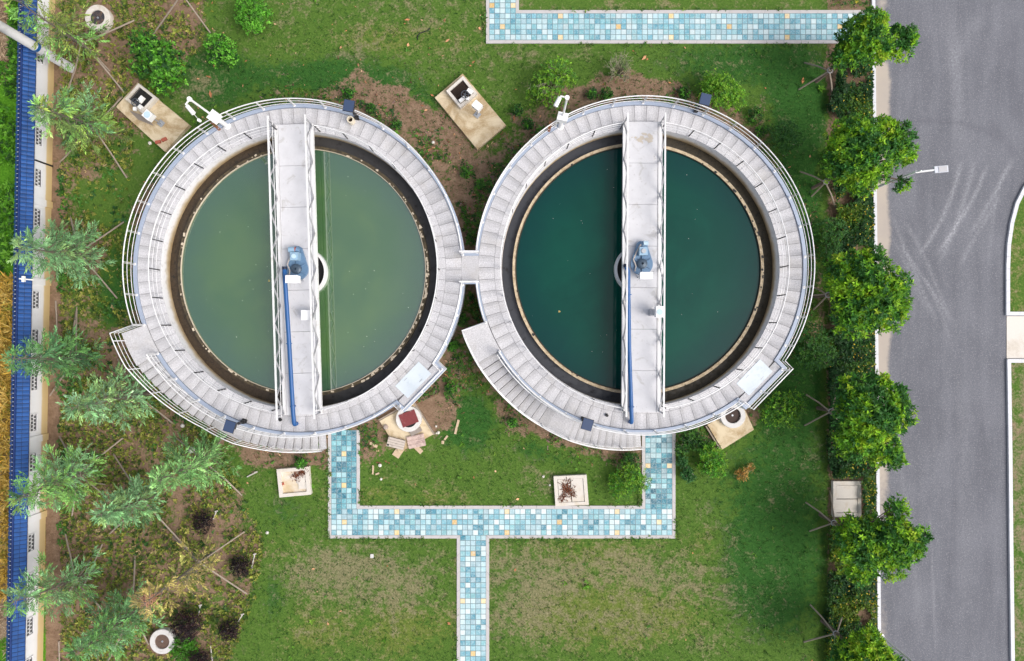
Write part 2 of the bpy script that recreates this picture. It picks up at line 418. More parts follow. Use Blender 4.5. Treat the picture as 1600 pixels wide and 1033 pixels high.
def grid_mesh(name, xs, ys, mat, z=0.0, attrs=None, px=True):
    X, Y = np.meshgrid(xs, ys); nx, ny = len(xs), len(ys)
    V = np.stack([X, Y, np.full_like(X, z)], -1).reshape(-1, 3)
    i = np.arange((ny - 1) * (nx - 1)); r = i // (nx - 1); c = i % (nx - 1); k = r * nx + c
    F = np.stack([k, k + 1, k + 1 + nx, k + nx], 1)
    me = bpy.data.meshes.new(name); me.vertices.add(len(V)); me.vertices.foreach_set('co', V.astype(np.float32).ravel())
    me.loops.add(F.size); me.loops.foreach_set('vertex_index', F.astype(np.int32).ravel())
    me.polygons.add(len(F)); me.polygons.foreach_set('loop_start', (np.arange(len(F)) * 4).astype(np.int32))
    PX = X * 30 + 800; PY = 516.5 - Y * 30
    for n, a in (attrs(PX, PY) if attrs else {}).items():
        at = me.attributes.new(n, 'FLOAT', 'POINT'); at.data.foreach_set('value', a.astype(np.float32).ravel())
    me.polygons.foreach_set('use_smooth', np.zeros(len(F), bool)); me.update(calc_edges=True); me.materials.append(MATS[mat])
    o = bpy.data.objects.new(name, me); COL.objects.link(o); ORG[o.name] = Vector((0, 0, 0)); return o
LC = (-305.4 / 30, 87.0 / 30); RC = (184.9 / 30, 90.6 / 30)      # centres of the two tanks on the ground
LP = (494.6, 429.5); RP = (984.9, 425.9)                          # the same, as ground pixels
def bed_edge(y): return interp(y, [(-200, 330), (0, 335), (70, 318), (130, 268), (180, 205), (260, 205), (330, 200), (520, 205), (600, 240), (680, 330), (760, 372), (840, 410), (930, 398), (1000, 372), (1050, 345), (1300, 340)])
def ground_attrs(x, y):
    n1 = fbm(x, y, 70, 11); n2 = fbm(x, y, 26, 31)
    dl = np.hypot(x - LP[0], y - LP[1]); dr = np.hypot(x - RP[0], y - RP[1]); d = np.minimum(dl, dr)
    bed = sstep(bed_edge(y) - x + (n1 - .5) * 60, -18, 18) * (x > 60)
    ring = sstep(305 - d + (n1 - .5) * 70, -14, 14)
    soil = np.maximum(bed * (.66 + (n2 - .5) * .7), ring * (.62 + (n2 - .5) * .6))
    # greener stretches of the left bed
    soil -= .55 * blobs(x, y, [(150, 300, 60, 40, 1), (175, 430, 45, 90, 1), (110, 250, 25, 30, .8), (95, 470, 25, 60, .6), (200, 90, 20, 20, .2)]) * bed
    soil += blobs(x, y, [(120, 270, 30, 14, .5), (150, 395, 28, 35, .7), (155, 560, 22, 40, .6), (85, 620, 14, 400, .6), (270, 40, 60, 40, .35), (150, 100, 45, 60, .35), (130, 890, 50, 50, .35), (150, 700, 50, 60, .3), (230, 945, 40, 40, .3),
                          (620, 165, 90, 30, .35), (735, 290, 40, 60, .4), (700, 215, 50, 30, .3), (680, 650, 70, 40, .4), (870, 690, 70, 22, .3), (445, 718, 60, 14, .5), (930, 140, 80, 22, .45), (1195, 185, 40, 40, .3), (400, 745, 30, 10, .25)])
    soil -= blobs(x, y, [(330, 150, 90, 55, .9), (180, 330, 26, 120, .4), (1250, 300, 34, 240, .75), (740, 640, 26, 40, .9), (1240, 620, 50, 40, .6), (470, 135, 60, 22, .2), (600, 740, 60, 20, .4), (1090, 700, 50, 30, .2), (860, 700, 20, 10, .1)])
    hedge = sstep(x, 1284, 1300) * (x < 1372)
    soil = np.maximum(soil, hedge * .72)
    soil = np.maximum(soil, .8 * ((x > 66) & (x < 97) & (y > 150)))
    soil += .5 * blobs(x, y, [(570, 885, 8, 5, .2), (620, 740, 20, 14, .25), (1290, 112, 10, 30, .6)])
    dry = blobs(x, y, [(560, 885, 120, 40, .52), (640, 930, 90, 45, .42), (480, 905, 60, 40, .3), (830, 900, 70, 55, .55), (960, 895, 120, 50, .48), (900, 930, 200, 60, .16), (560, 910, 130, 70, .14), (1040, 900, 70, 40, .28), (900, 985, 160, 40, .34), (800, 970, 50, 50, .3), (560, 970, 60, 50, .18),
                       (640, 30, 130, 26, .32), (540, 75, 70, 26, .34), (690, 95, 60, 40, .26), (440, 40, 60, 25, .2), (400, 8, 60, 10, .3), (560, 4, 200, 8, .3), (320, 130, 40, 26, .42), (290, 165, 20, 20, .3), (1000, 8, 260, 8, .35), (860, 85, 120, 14, .25), (1080, 100, 80, 22, .2), (620, 745, 40, 18, .3), (680, 770, 70, 18, .25), (850, 755, 40, 40, .28), (1090, 800, 40, 25, .22), (1120, 930, 60, 60, .2), (1090, 1010, 60, 30, .2), (390, 660, 40, 40, .2)])
    dry += .04 + (n1 - .5) * .55 + (n2 - .5) * .3
    lush = blobs(x, y, [(1210, 790, 100, 170, .8), (730, 660, 50, 50, 1.1), (330, 120, 60, 60, .9), (470, 120, 120, 30, .65), (640, 160, 80, 50, .5), (1150, 100, 150, 50, .75), (1250, 170, 40, 60, 1.0), (1250, 340, 34, 200, 1.1), (1240, 610, 40, 70, 1.0), (440, 800, 60, 50, .5), (430, 930, 30, 50, .6), (1200, 930, 90, 90, .5), (560, 110, 90, 60, .4), (180, 460, 40, 120, .7), (830, 700, 30, 20, .6), (640, 200, 60, 30, .5), (880, 720, 40, 20, .5), (190, 230, 30, 60, .5), (270, 700, 60, 20, .4)])
    yellow = blobs(x, y, [(560, 920, 150, 80, .34), (930, 920, 210, 80, .36), (640, 760, 120, 30, .2), (560, 60, 220, 60, .22), (1050, 95, 160, 20, .2), (560, 770, 120, 30, .25), (640, 990, 130, 50, .5), (480, 1000, 60, 40, .3), (1000, 970, 160, 60, .45), (920, 860, 160, 30, .35), (620, 60, 160, 40, .3), (1130, 840, 60, 40, .3), (900, 960, 120, 60, .3), (1100, 740, 40, 40, .2), (690, 780, 120, 20, .3), (170, 320, 60, 40, .35), (430, 850, 50, 60, .3), (1000, 5, 300, 14, .35)]) + (n1 - .5) * .5
    soil += (n1 - .5) * .12
    fx = (x < 72).astype(float)                                     # field side of the wall
    wob = (n1 - .5) * 60
    stub = fx * (sstep(130 - y + wob, -15, 15) + sstep(y - 560 + wob, -40, 40) * sstep(22 - x + (n2 - .5) * 26 - interp(y, [(560, 26), (640, 10), (1033, 0)]), -3, 3) + .9 * blobs(x, y, [(10, 205, 14, 30, .8), (14, 445, 10, 18, .9), (8, 1000, 8, 24, .6)]))
    crop = fx * (sstep(y - 440 + wob * .5, -8, 8) * sstep(930 - y + wob, -40, 40)) * .95
    verd = fx * (sstep(y - 110 + wob, -20, 20) * sstep(450 - y + wob * .5, -8, 8) + sstep(y - 985 + wob, -15, 15) + blobs(x, y, [(26, 60, 4, 80, 1), (14, 820, 8, 100, .35)]))
    crop = crop * (1 - np.clip(stub, 0, 1))
    keep = 1 - fx
    return {'soil': soil * keep + .2 * fx, 'dry': dry * keep, 'lush': lush * keep, 'yellow': yellow * keep, 'stubble': stub, 'crop': crop, 'verdure': verd}
def axis(a, b, st, far):
    core = np.arange(a, b, st); out = [1.0]
    ext = np.cumsum(st * 1.35 ** np.arange(1, 28)); ext = ext[ext < far]
    return np.concatenate([(a - ext)[::-1], core, core[-1] + ext])
g = structure(grid_mesh('lawn', axis(-30, 20, .12, 1500), axis(-20, 20, .12, 1500), 'lawn_soil', 0, ground_attrs)); g['label'] = 'green lawn with dry patches and bare soil beds around the tanks'

# ------------------------------------------------------------------ road
def seg_dist(x, y, pts):
    d = np.full(x.shape, 1e9); tt = np.zeros_like(x); P = np.array(pts, float); n = len(P) - 1
    for i in range(n):
        a, b = P[i], P[i + 1]; ab = b - a; t = np.clip(((x - a[0]) * ab[0] + (y - a[1]) * ab[1]) / (ab @ ab), 0, 1)
        e = np.hypot(x - a[0] - t * ab[0], y - a[1] - t * ab[1]); m = e < d; d[m] = e[m]; tt[m] = (i + t[m]) / n
    return d, tt
def bez(p, q, r, n=14):
    t = np.linspace(0, 1, n)[:, None]; p, q, r = map(np.array, (p, q, r)); return ((1 - t) ** 2 * p + 2 * t * (1 - t) * q + t * t * r).tolist()
TRACKS = [((1502, 245), (1490, 330), (1428, 410), 5, .75), ((1525, 240), (1505, 340), (1462, 420), 6, .6), ((1545, 250), (1520, 330), (1452, 410), 5, .75), ((1590, 235), (1540, 330), (1512, 372), 5, .6), ((1568, 300), (1520, 370), (1495, 425), 5, .5), ((1575, 255), (1550, 300), (1545, 420), 4, .35),
          ((1392, 330), (1412, 390), (1470, 520), 4, .55), ((1388, 360), (1420, 420), (1455, 500), 5, .4), ((1400, 375), (1440, 430), (1500, 520), 4, .45), ((1412, 345), (1440, 380), (1490, 515), 4, .5), ((1440, 430), (1470, 470), (1486, 545), 5, .35), ((1540, 20), (1500, 60), (1480, 120), 14, .25), ((1480, 0), (1500, 140), (1500, 250), 16, .3), ((1400, 700), (1430, 850), (1440, 1030), 8, .25), ((1500, 560), (1510, 760), (1505, 1033), 14, .2), ((1452, 780), (1458, 900), (1462, 1033), 2, .45)]
SCUFF = [((1420, 190), (1520, 180), (1575, 230), 6, .45), ((1590, 20), (1575, 120), (1600, 220), 14, .4), ((1530, 600), (1545, 800), (1540, 1033), 14, .25), ((1440, 540), (1450, 620), (1440, 700), 18, .3), ((1540, 190), (1575, 210), (1590, 260), 10, .4), ((1395, 320), (1400, 420), (1420, 480), 10, .3), ((1450, 250), (1440, 320), (1425, 380), 8, .35), ((1500, 640), (1490, 800), (1490, 1000), 14, .25)]
def road_attrs(x, y):
    dust = np.zeros_like(x); sc = np.zeros_like(x)
    for L, D in ((TRACKS, dust), (SCUFF, sc)):
        for p, q, r, w, a in L:
            d, t = seg_dist(x, y, bez(p, q, r)); D += .8 * a * np.exp(-(d / (.75 * w)) ** 2) * sstep(t, 0, .15) * sstep(1 - t, 0, .2)
    ap = sstep(1387 - x + (fbm(x, y, 40, 5) - .5) * 10, -12, 9) * sstep(y, 78, 110) * (1 - .75 * blobs(x, y, [(1380, 900, 30, 160, 1)])) + blobs(x, y, [(1378, 5, 12, 18, .6)])
    return {'dust': np.clip(dust, 0, .9), 'scuff': np.clip(sc, 0, .8), 'apron': ap}
rx = np.concatenate([np.arange(1364, 1640, 2.5), np.arange(1640, 2400, 60)]); ry = np.concatenate([np.arange(-1500, -40, 60), np.arange(-40, 1080, 2.5), np.arange(1080, 2600, 60)])
rd = structure(grid_mesh('road', (rx - 800) / 30, ((516.5 - ry) / 30)[::-1], 'asphalt', .008, road_attrs)); rd['label'] = 'grey asphalt road with pale tyre marks'

def offset(poly, d):
    P = [Vector((p[0], p[1])) for p in poly]; out = []
    for i in range(len(P)):
        a = (P[i] - P[i - 1]).normalized() if i else (P[1] - P[0]).normalized()
        b = (P[i + 1] - P[i]).normalized() if i < len(P) - 1 else a
        na = Vector((-a.y, a.x)); nb = Vector((-b.y, b.x)); m = (na + nb); m.normalize()
        out.append(P[i] + m * (d / max(.35, m.dot(na))))
    return out
def strip(mb, poly, w, z0, z1, gap=0.0, seglen=None):
    """kerb of width w centred on a polyline, as stones with thin joints"""
    A = offset(poly, w / 2); B = offset(poly, -w / 2)
    for i in range(len(poly) - 1):
        n = 1 if not seglen else max(1, round((Vector(poly[i + 1][:2]) - Vector(poly[i][:2])).length / seglen))
        for k in range(n):
            t0, t1 = k / n + gap / n, (k + 1) / n - gap / n
            q = [A[i].lerp(A[i + 1], t0), B[i].lerp(B[i + 1], t0), B[i].lerp(B[i + 1], t1), A[i].lerp(A[i + 1], t1)]
            mb.prism(q, z0, z1, bottom=False)
def Wp(L, z=0): return [W(x, y, z) for x, y in L]
mb = MB(); strip(mb, Wp([(1362.5, -900), (1363, 0), (1365.5, 300), (1368.5, 600), (1370, 760), (1372.5, 1033), (1376, 1700)]), .17, 0, .13, .008, .8)
k = structure(mb.build('kerb', 'kerb_stone')); k['label'] = 'white kerb between hedge and road'
ca = [(1760, 215), (1680, 230), (1632, 262), (1603, 292), (1590, 318), (1582, 348), (1577, 382), (1575.5, 420), (1575.5, 490), (1700, 490), (1760, 490)]
mb = MB(); strip(mb, Wp(ca, .13), .19, .012, .13, .008, .6)
k = structure(mb.build('kerb', 'kerb_stone')); k['label'] = 'white curved kerb of the lawn island'
mb = MB(); mb.prism([(p.x, p.y) for p in offset(Wp(ca, .13), -.09)] if False else [(p.x, p.y) for p in Wp(ca, .1)], .011, .09)
isl = structure(mb.build('lawn', 'lawn_soil')); isl['label'] = 'small green lawn island right of the road'
cb = [(1760, 564), (1577, 564), (1579, 700), (1580.5, 850), (1583, 1033), (1590, 1700)]
mb = MB(); strip(mb, Wp(cb, .13), .19, .012, .13, .008, .6)
k = structure(mb.build('kerb', 'kerb_stone')); k['label'] = 'white kerb of the dry planting bed'
def set_attr(o, **kw):
    for n, v in kw.items():
        at = o.data.attributes.new(n, 'FLOAT', 'POINT'); at.data.foreach_set('value', np.full(len(o.data.vertices), v, np.float32))
set_attr(isl, yellow=.42, dry=.22, soil=.1, lush=.1)
mb = MB(); mb.prism([(p.x, p.y) for p in Wp(cb[1:] + [(1760, 1700), (1760, 564)], .1)], .011, .09)
bedr = structure(mb.build('soil_bed', 'lawn_soil')); set_attr(bedr, dry=.62, yellow=.3, soil=.25, lush=0.0); bedr['label'] = 'dry grass bed right of the road'
mb = MB(); mb.prism([(p.x, p.y) for p in Wp([(1573, 494), (1760, 494), (1760, 560), (1573, 560)], .03)], .012, .03)
pv = structure(mb.build('pavement', 'apron_concrete')); pv['label'] = 'pale concrete pavement slab right of the road'

# ------------------------------------------------------------------ tiled paths
TP_LIGHT = [lin(150, 200, 212), lin(178, 216, 224), lin(206, 230, 234), lin(120, 180, 196), lin(96, 162, 182), lin(164, 206, 216), lin(222, 238, 240), lin(134, 190, 204), lin(80, 150, 172), lin(48, 132, 154), lin(140, 196, 204), lin(110, 172, 190)]
TP_LEG = [lin(50, 136, 156), lin(74, 156, 172), lin(38, 120, 142), lin(104, 176, 190), lin(30, 106, 128), lin(130, 192, 202), lin(60, 146, 164), lin(168, 212, 220), lin(46, 128, 150)]
TP_TOP = [lin(140, 194, 210), lin(166, 208, 218), lin(190, 220, 228), lin(112, 178, 198), lin(150, 200, 210), lin(122, 184, 196), lin(206, 226, 230), lin(98, 164, 184)]
YEL = [lin(246, 220, 170), lin(240, 208, 148), lin(228, 190, 122)]
def tile_rect(mb, x0, y0, x1, y1, pal, yellows, s=8.2, wts=None, pale=0):
    nx = max(1, round((x1 - x0) / s)); ny = max(1, round((y1 - y0) / s)); sx = (x1 - x0) / nx; sy = (y1 - y0) / ny
    ycell = {(int((a - x0) // sx), int((b - y0) // sy)) for a, b in yellows if x0 <= a < x1 and y0 <= b < y1}
    for i in range(nx):
        for j in range(ny):
            c = random.choice(YEL) if (i, j) in ycell else random.choice(pal)
            if (i, j) not in ycell and random.random() < pale: c = tuple(.5 * u + .5 * v for u, v in zip(c, lin(214, 232, 236)))
            k = random.uniform(.74, .88)
            g = .45
            P = [W(x0 + i * sx + g, y0 + j * sy + g), W(x0 + (i + 1) * sx - g, y0 + j * sy + g), W(x0 + (i + 1) * sx - g, y0 + (j + 1) * sy - g), W(x0 + i * sx + g, y0 + (j + 1) * sy - g)]
            mb.add([(p.x, p.y, .044) for p in P][::-1], [(0, 1, 2, 3)], tuple(v * k for v in c))
def path(label, rects, yellows, edges, base):
    b = MB()
    for r in base: b.prism([(p.x, p.y) for p in Wp([(r[0], r[1]), (r[2], r[1]), (r[2], r[3]), (r[0], r[3])])], 0.0, .040, bottom=False)
    o = structure(b.build('path', 'grout')); o['label'] = label
    t = MB()
    for x0, y0, x1, y1, pal, pale in rects: tile_rect(t, x0, y0, x1, y1, pal, yellows, pale=pale)
    t.build('tiling', 'tile', o)
    e = MB()
    for L in edges: strip(e, Wp(L, 0), .165, 0, .055, .006, .9)
    e.build('edging', 'edging', o)
path('teal and pale blue tiled path linking both tanks and running down the lawn',
     [(518, 672, 557.5, 754, TP_LEG, 0), (518, 754, 557.5, 795, TP_LEG, .15), (518, 795, 1050, 836, TP_LIGHT, .25), (1008, 676, 1050, 795, TP_LEG, .2), (719, 836, 759.5, 1230, TP_LIGHT, .3)],
     [(536, 709), (537, 759), (537, 817), (620, 800), (620, 833), (712, 816), (795, 799), (795, 832), (878, 815), (962, 798), (962, 831), (1029, 813), (1011, 730), (1046, 730), (737, 866), (722, 941), (756, 941), (739, 1024)],
     [[(515.4, 672), (515.4, 838.5), (716.4, 838.5), (716.4, 1230)], [(560, 672), (560, 792.4), (1005.4, 792.4), (1005.4, 676)], [(1052.6, 676), (1052.6, 838.5), (762, 838.5), (762, 1230)]],
     [(514, 672, 561.5, 793.5), (514, 793.5, 1054, 839.5), (1004, 676, 1054, 793.5), (715, 839.5, 763, 1230)])
path('pale blue tiled path along the upper lawn to the road',
     [(764.5, -300, 806, 21.5, TP_TOP, .25), (764.5, 21.5, 1357, 63, TP_TOP, .2)],
     [(784, 45.5), (876, 28), (876, 59), (967, 44), (1051, 27.5), (1051, 58), (1135, 43), (1227, 26), (1227, 57), (1311, 42), (770, 10), (800, 10), (784, -30)],
     [[(762, -300), (762, 66), (1360, 66)], [(808.4, -300), (808.4, 19), (1360, 19)]],
     [(761, -300, 809.6, 20), (761, 20, 1361, 67)])
# ------------------------------------------------------------------ settling tanks
ZD, ZW, ZC, ZWEIR = 2.8, 2.15, 1.92, 2.20
R_IN, R_OUT, R_RAIL, R_ST = 6.66, 7.95, 7.86, 9.06
TH0, TH1, TH2, TH3, TH4 = 199.6, 210.5, 237.5, 248.1, 273.6
RISE = ZD / 22
HB, RB = 1.32, 8.35              # bump-out round the hatch: half width, reach
HATCH = 316.0
def stair_z(th):
    if th <= TH1: return ZD
    if th <= TH2: return ZD - (th - TH1) / (TH2 - TH1) * 11 * RISE
    if th <= TH3: return ZD - 11 * RISE
    return max(0.02, ZD - 11 * RISE - (th - TH3) / (TH4 - TH3) * 11 * RISE)
def arc(c, r, a0, a1, step=2.0, z=0.0):
    n = max(1, int(math.ceil(abs(a1 - a0) / step)))
    return [Vector((*pol(c, r, a0 + (a1 - a0) * i / n), z(a0 + (a1 - a0) * i / n) if callable(z) else z)) for i in range(n + 1)]
def outer_path(c, r, a0, a1, dz):
    """round the tank rim from a0 to a1, stepping out round the hatch"""
    out = []; d = r - R_RAIL
    half = math.degrees(math.asin((HB + d) / r)); rb = RB + d - .09
    hd = math.radians(HATCH); u = Vector((math.cos(hd), math.sin(hd), 0)); w = Vector((-u.y, u.x, 0)); C = Vector((c[0], c[1], 0))
    if a0 < HATCH < a1:
        out += arc(c, r, a0, HATCH - half, 2, dz)
        out += [C + u * rb - w * (HB + d) + Vector((0, 0, dz)), C + u * rb + w * (HB + d) + Vector((0, 0, dz))]
        out += arc(c, r, HATCH + half, a1, 2, dz)
    else: out = arc(c, r, a0, a1, 2, dz)
    return out
def along(pts, step, first=0.0):
    res = []; acc = first
    for p, q in zip(pts, pts[1:]):
        L = (q - p).length; t = acc
        while t <= L: res.append((p.lerp(q, t / L), (q - p).normalized())); t += step
        acc = t - L
    return res
def railing(parent, name, paths, base_dz, heights, rr, mat, pmat, step=1.45, flat=False, post_w=.045):
    """rails along each path, posts every step; paths are (points at foot level)"""
    mb = MB()
    for P in paths:
        for h, r in zip(heights, rr): mb.tube([p + Vector((0, 0, h)) for p in P], r, 6)
    o = mb.build(name, mat, parent, smooth=True)
    for P in paths:
        Ltot = sum((q - p).length for p, q in zip(P, P[1:])); n = max(1, round(Ltot / step)); st = Ltot / n - 1e-5
        for p, d in along(P, st):
            b = MB(); side = Vector((-d.y, d.x, 0)).normalized()
            if flat:
                for s in (-.028, .028): b.beam(p + d * s, p + d * s + Vector((0, 0, heights[0])), .014, .05, up=tuple(side))
            else: b.beam(p, p + Vector((0, 0, heights[0])), post_w, post_w, up=tuple(d))
            if flat: b.cyl((p.x, p.y), .07, p.z, p.z + .02, 10)
            b.build('post', pmat, o)
    return o
def ring_sector(mb, c, r0, r1, a0, a1, z0, z1, col=None, step=3.0):
    n = max(1, int(math.ceil((a1 - a0) / step)))
    P = [pol(c, r1, a0 + (a1 - a0) * i / n) for i in range(n + 1)] + [pol(c, r0, a1 - (a1 - a0) * i / n) for i in range(n + 1)]
    mb.prism(P, z0, z1, col)
def make_tank(c, gap, weirmat, chmat, chips, notch, label, seed):
    r = np.random.default_rng(seed)
    T = thing('settling_tank', label, 'settling tank', (c[0], c[1], 0), 'round settling tanks')
    b = MB(); b.lathe(c, [(7.80, -.05), (7.80, ZD - .22), (7.95, ZD - .22), (7.95, ZD - .06)], 96)
    hd = math.radians(HATCH); u = (math.cos(hd), math.sin(hd)); w = (-u[1], u[0])
    b.prism([(c[0] + u[0] * a + w[0] * s, c[1] + u[1] * a + w[1] * s) for a, s in ((7.4, -HB - .09), (RB, -HB - .09), (RB, HB + .09), (7.4, HB + .09))], 1.9, ZD - .06)
    b.build('outer_wall', 'wall_white', T)
    b = MB(); b.lathe(c, [(R_IN + .0, ZD - .012), (R_IN, ZC - .05)], 96); b.build('inner_wall', 'inner_wall', T, smooth=True)
    b = MB(); b.lathe(c, [(R_IN, ZD - .05), (7.95, ZD - .05)], 96)
    b.build('joint_bed', plain_joint, T)
    b = MB(); b.lathe(c, [(R_IN + .01, ZC), (6.05, ZC)], 96); ch = b.build('channel_floor', chmat, T)
    # walkway of radial granite slabs
    b = MB(); n = 82; a = 0.0; da = 360 / n
    for i in range(n):
        g = .06; m = r.normal(1, .035); tone = (m, m * .998, m * 1.0)
        a0, a1 = i * da + g, (i + 1) * da - g
        # each slab in lengthwise bands of tone, darkest along one joint
        for k in range(4):
            s0 = a0 + (a1 - a0) * k / 4; s1 = a0 + (a1 - a0) * (k + 1) / 4; mm = m * (.84, .96, 1.04, 1.0)[k] * r.normal(1, .012)
            ring_sector(b, c, R_IN + .36, 7.76, s0, s1, ZD - .06, ZD, (mm, mm, mm * 1.01))
        mm = r.normal(1.03, .04)
        ring_sector(b, c, R_IN - .0, R_IN + .35, a0 + .5, a1 + .5, ZD - .06, ZD, (mm, mm, mm * 1.01))
    b.prism([(c[0] + u[0] * q + w[0] * s, c[1] + u[1] * q + w[1] * s) for q, s in ((7.77, -HB + .1), (8.17, -HB + .1), (8.17, HB - .1), (7.77, HB - .1))], ZD - .06, ZD - .002, (1, 1, 1.01))
    b.build('walkway', 'granite', T)
    # raised kerb along the outer rim
    off = 5.25
    spans = [(TH1 + .2, 360 + gap - off if gap == 0 else 540 - off), (360 + off if gap == 0 else 540 + off, 360 + TH0)]
    for a0, a1 in spans:
        k = MB(); strip(k, [Vector((p.x, p.y)) for p in outer_path(c, R_RAIL, a0, a1, 0)], .17, ZD - .06, ZD + .07); k.build('kerb', 'tank_kerb', T)
    # launder weir round the water
    b = MB(); b.lathe(c, [(6.00, ZW - .4), (6.00, ZWEIR), (6.14, ZWEIR), (6.14, ZC - .05)], 120); wr = b.build('weir', weirmat, T)
    b = MB(); b.lathe(c, [(5.955, ZW - .2), (5.955, ZWEIR + .05), (5.98, ZWEIR + .05), (5.98, ZW - .2)], 120); b.build('weir_lip', 'dark_lip' if notch else 'weir_chip', T)
    b = MB()
    for i in range(chips):
        th = r.uniform(0, 360) if r.random() < .35 else (r.normal(-20, 45) if not notch else r.normal(5, 28))
        p = pol(c, r.uniform(6.0, 6.12), th); s = r.uniform(.03, .10)
        b.box((p[0], p[1], ZWEIR - .02), (s, s * r.uniform(.8, 2.2), r.uniform(.03, .06)), math.radians(th + r.uniform(-20, 20)))
    cw = b.build('scale_crust', 'weir_chip' if not notch else 'black', wr); cw['kind'] = 'stuff'
    # hatch cover
    b = MB()
    b.box((c[0] + u[0] * 7.58, c[1] + u[1] * 7.58, ZD - .01), (.84, 1.62, .03), hd)
    hc = b.build('hatch_cover', 'hatch_plate', T)
    for s, q in ((-.45, 7.3), (.45, 7.86)):
        b = MB(); b.box((c[0] + u[0] * q + w[0] * s * .5, c[1] + u[1] * q + w[1] * s * .5, ZD + .02), (.02, .2, .012), hd); b.build('handle', 'grey_steel', hc)
    # railings
    ps = [outer_path(c, R_RAIL, a0, a1, ZD + .06) for a0, a1 in spans]
    railing(T, 'outer_railing', ps, 0, (1.0, .66, .33), (.030, .016, .016), 'steel', 'steel', 1.45, flat=True)
    a_b = math.degrees(math.asin(.98 / R_IN))
    pi_ = [arc(c, R_IN + .045, 90 + a_b, 270 - a_b, 2, ZD), arc(c, R_IN + .045, -90 + a_b, 90 - a_b, 2, ZD)]
    railing(T, 'inner_railing', pi_, 0, (1.0, .66, .33), (.024, .012, .012), 'steel', 'dark_steel', 1.38)
    # curved stair
    b = MB(); ring_sector(b, c, 7.80, R_ST, TH0, TH1 - .06, 0, ZD - .004, (1, 1, 1.01)); st = b.build('staircase', 'granite', T)
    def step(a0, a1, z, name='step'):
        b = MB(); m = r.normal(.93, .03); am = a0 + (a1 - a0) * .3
        ring_sector(b, c, 7.80, R_ST, a0, am, 0, z, (m * .84,) * 3); ring_sector(b, c, 7.80, R_ST, am, a1, 0, z, (m, m, m * 1.01))  # back of the tread coloured darker, standing in for shade at the riser
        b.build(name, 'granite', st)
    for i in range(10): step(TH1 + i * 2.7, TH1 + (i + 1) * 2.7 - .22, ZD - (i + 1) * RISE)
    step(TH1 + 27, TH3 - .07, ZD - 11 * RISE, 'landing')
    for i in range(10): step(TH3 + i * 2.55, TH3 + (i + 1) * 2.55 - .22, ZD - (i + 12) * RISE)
    so = arc(c, R_RAIL, TH0, TH0, 2, ZD) + arc(c, R_ST - .04, TH0, TH1, 2, ZD) + arc(c, R_ST - .04, TH1 + 1, TH2, 2, stair_z)[0:] + arc(c, R_ST - .04, TH2 + .6, TH3, 2, stair_z) + arc(c, R_ST - .04, TH3 + 1, TH4, 2, stair_z)
    so = [so[0]] + so[2:]
    si = arc(c, R_RAIL + .16, TH1 + .6, TH2, 2, stair_z) + arc(c, R_RAIL + .16, TH2 + .6, TH3, 2, stair_z) + arc(c, R_RAIL + .16, TH3 + 1, TH4 - 6, 2, stair_z)
    railing(st, 'stair_railing', [so], 0, (1.0, .66, .33), (.034, .019, .019), 'steel', 'steel', 1.5, flat=True) if False else None
    mbr = MB()
    for h, q in zip((1.0, .66, .33), (.029, .016, .016)): mbr.tube([p + Vector((0, 0, h)) for p in so], q, 6)
    for h, q in zip((.92, .5), (.026, .016)): mbr.tube([p + Vector((0, 0, h)) for p in si], q, 6)
    sr = mbr.build('stair_railing', 'steel', T, smooth=True)
    for P, stp, hh in ((so, 1.5, 1.0), (si, 1.7, .92)):
        for p, d in along(P, stp, .05):
            b = MB(); b.beam(p - Vector((0, 0, .05)), p + Vector((0, 0, hh)), .04, .04, up=tuple(Vector((d.x, d.y, 0)).normalized())); b.build('post', 'steel', sr)
    return T
plain_joint = plain('joint', lin(122, 120, 122, .8), .9, 0, .1, 3)
plain('dark_lip', lin(70, 62, 50, .7), .8)
tankL = make_tank(LC, 0, 'weir_mossy', 'channel_left', 120, False, 'round concrete settling tank filled with pale milky green water', 3)
tankR = make_tank(RC, 180, 'weir_tan', 'channel_right', 34, True, 'round concrete settling tank filled with dark teal water', 4)
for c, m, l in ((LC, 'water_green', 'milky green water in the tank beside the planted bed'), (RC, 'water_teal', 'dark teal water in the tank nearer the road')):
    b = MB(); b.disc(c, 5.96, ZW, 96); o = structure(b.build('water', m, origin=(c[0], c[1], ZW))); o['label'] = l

# walkway between the tanks
cx0, cx1 = LC[0] + 7.76, RC[0] - 7.76; cy = (LC[1] + RC[1]) / 2 + .02
LB = thing('link_walkway', 'short granite walkway bridging the gap between the two round tanks', 'walkway', ((cx0 + cx1) / 2, cy, ZD))
b = MB(); b.prism([(cx0, cy - .74), (cx1, cy - .74), (cx1, cy + .74), (cx0, cy + .74)], ZD - .25, ZD + .004, (.94, .94, .95)); b.build('deck', 'granite', LB)
for s in (-1, 1):
    b = MB(); b.box(((cx0 + cx1) / 2, cy + s * .68, ZD + .005), (cx1 - cx0 + .04, .16, .07)); b.build('kerb', 'tank_kerb', LB)
    b = MB()
    for h, q in zip((1.0, .66, .33), (.036, .02, .02)): b.tube([(cx0 - .03, cy + s * .70, ZD + .07 + h), (cx1 + .03, cy + s * .70, ZD + .07 + h)], q, 6)
    rl = b.build('railing', 'steel', LB)
    for x in (cx0 - .03, cx1 + .03):
        b = MB(); b.beam((x, cy + s * .70, ZD + .07), (x, cy + s * .70, ZD + 1.07), .04, .04); b.build('post', 'steel', rl)

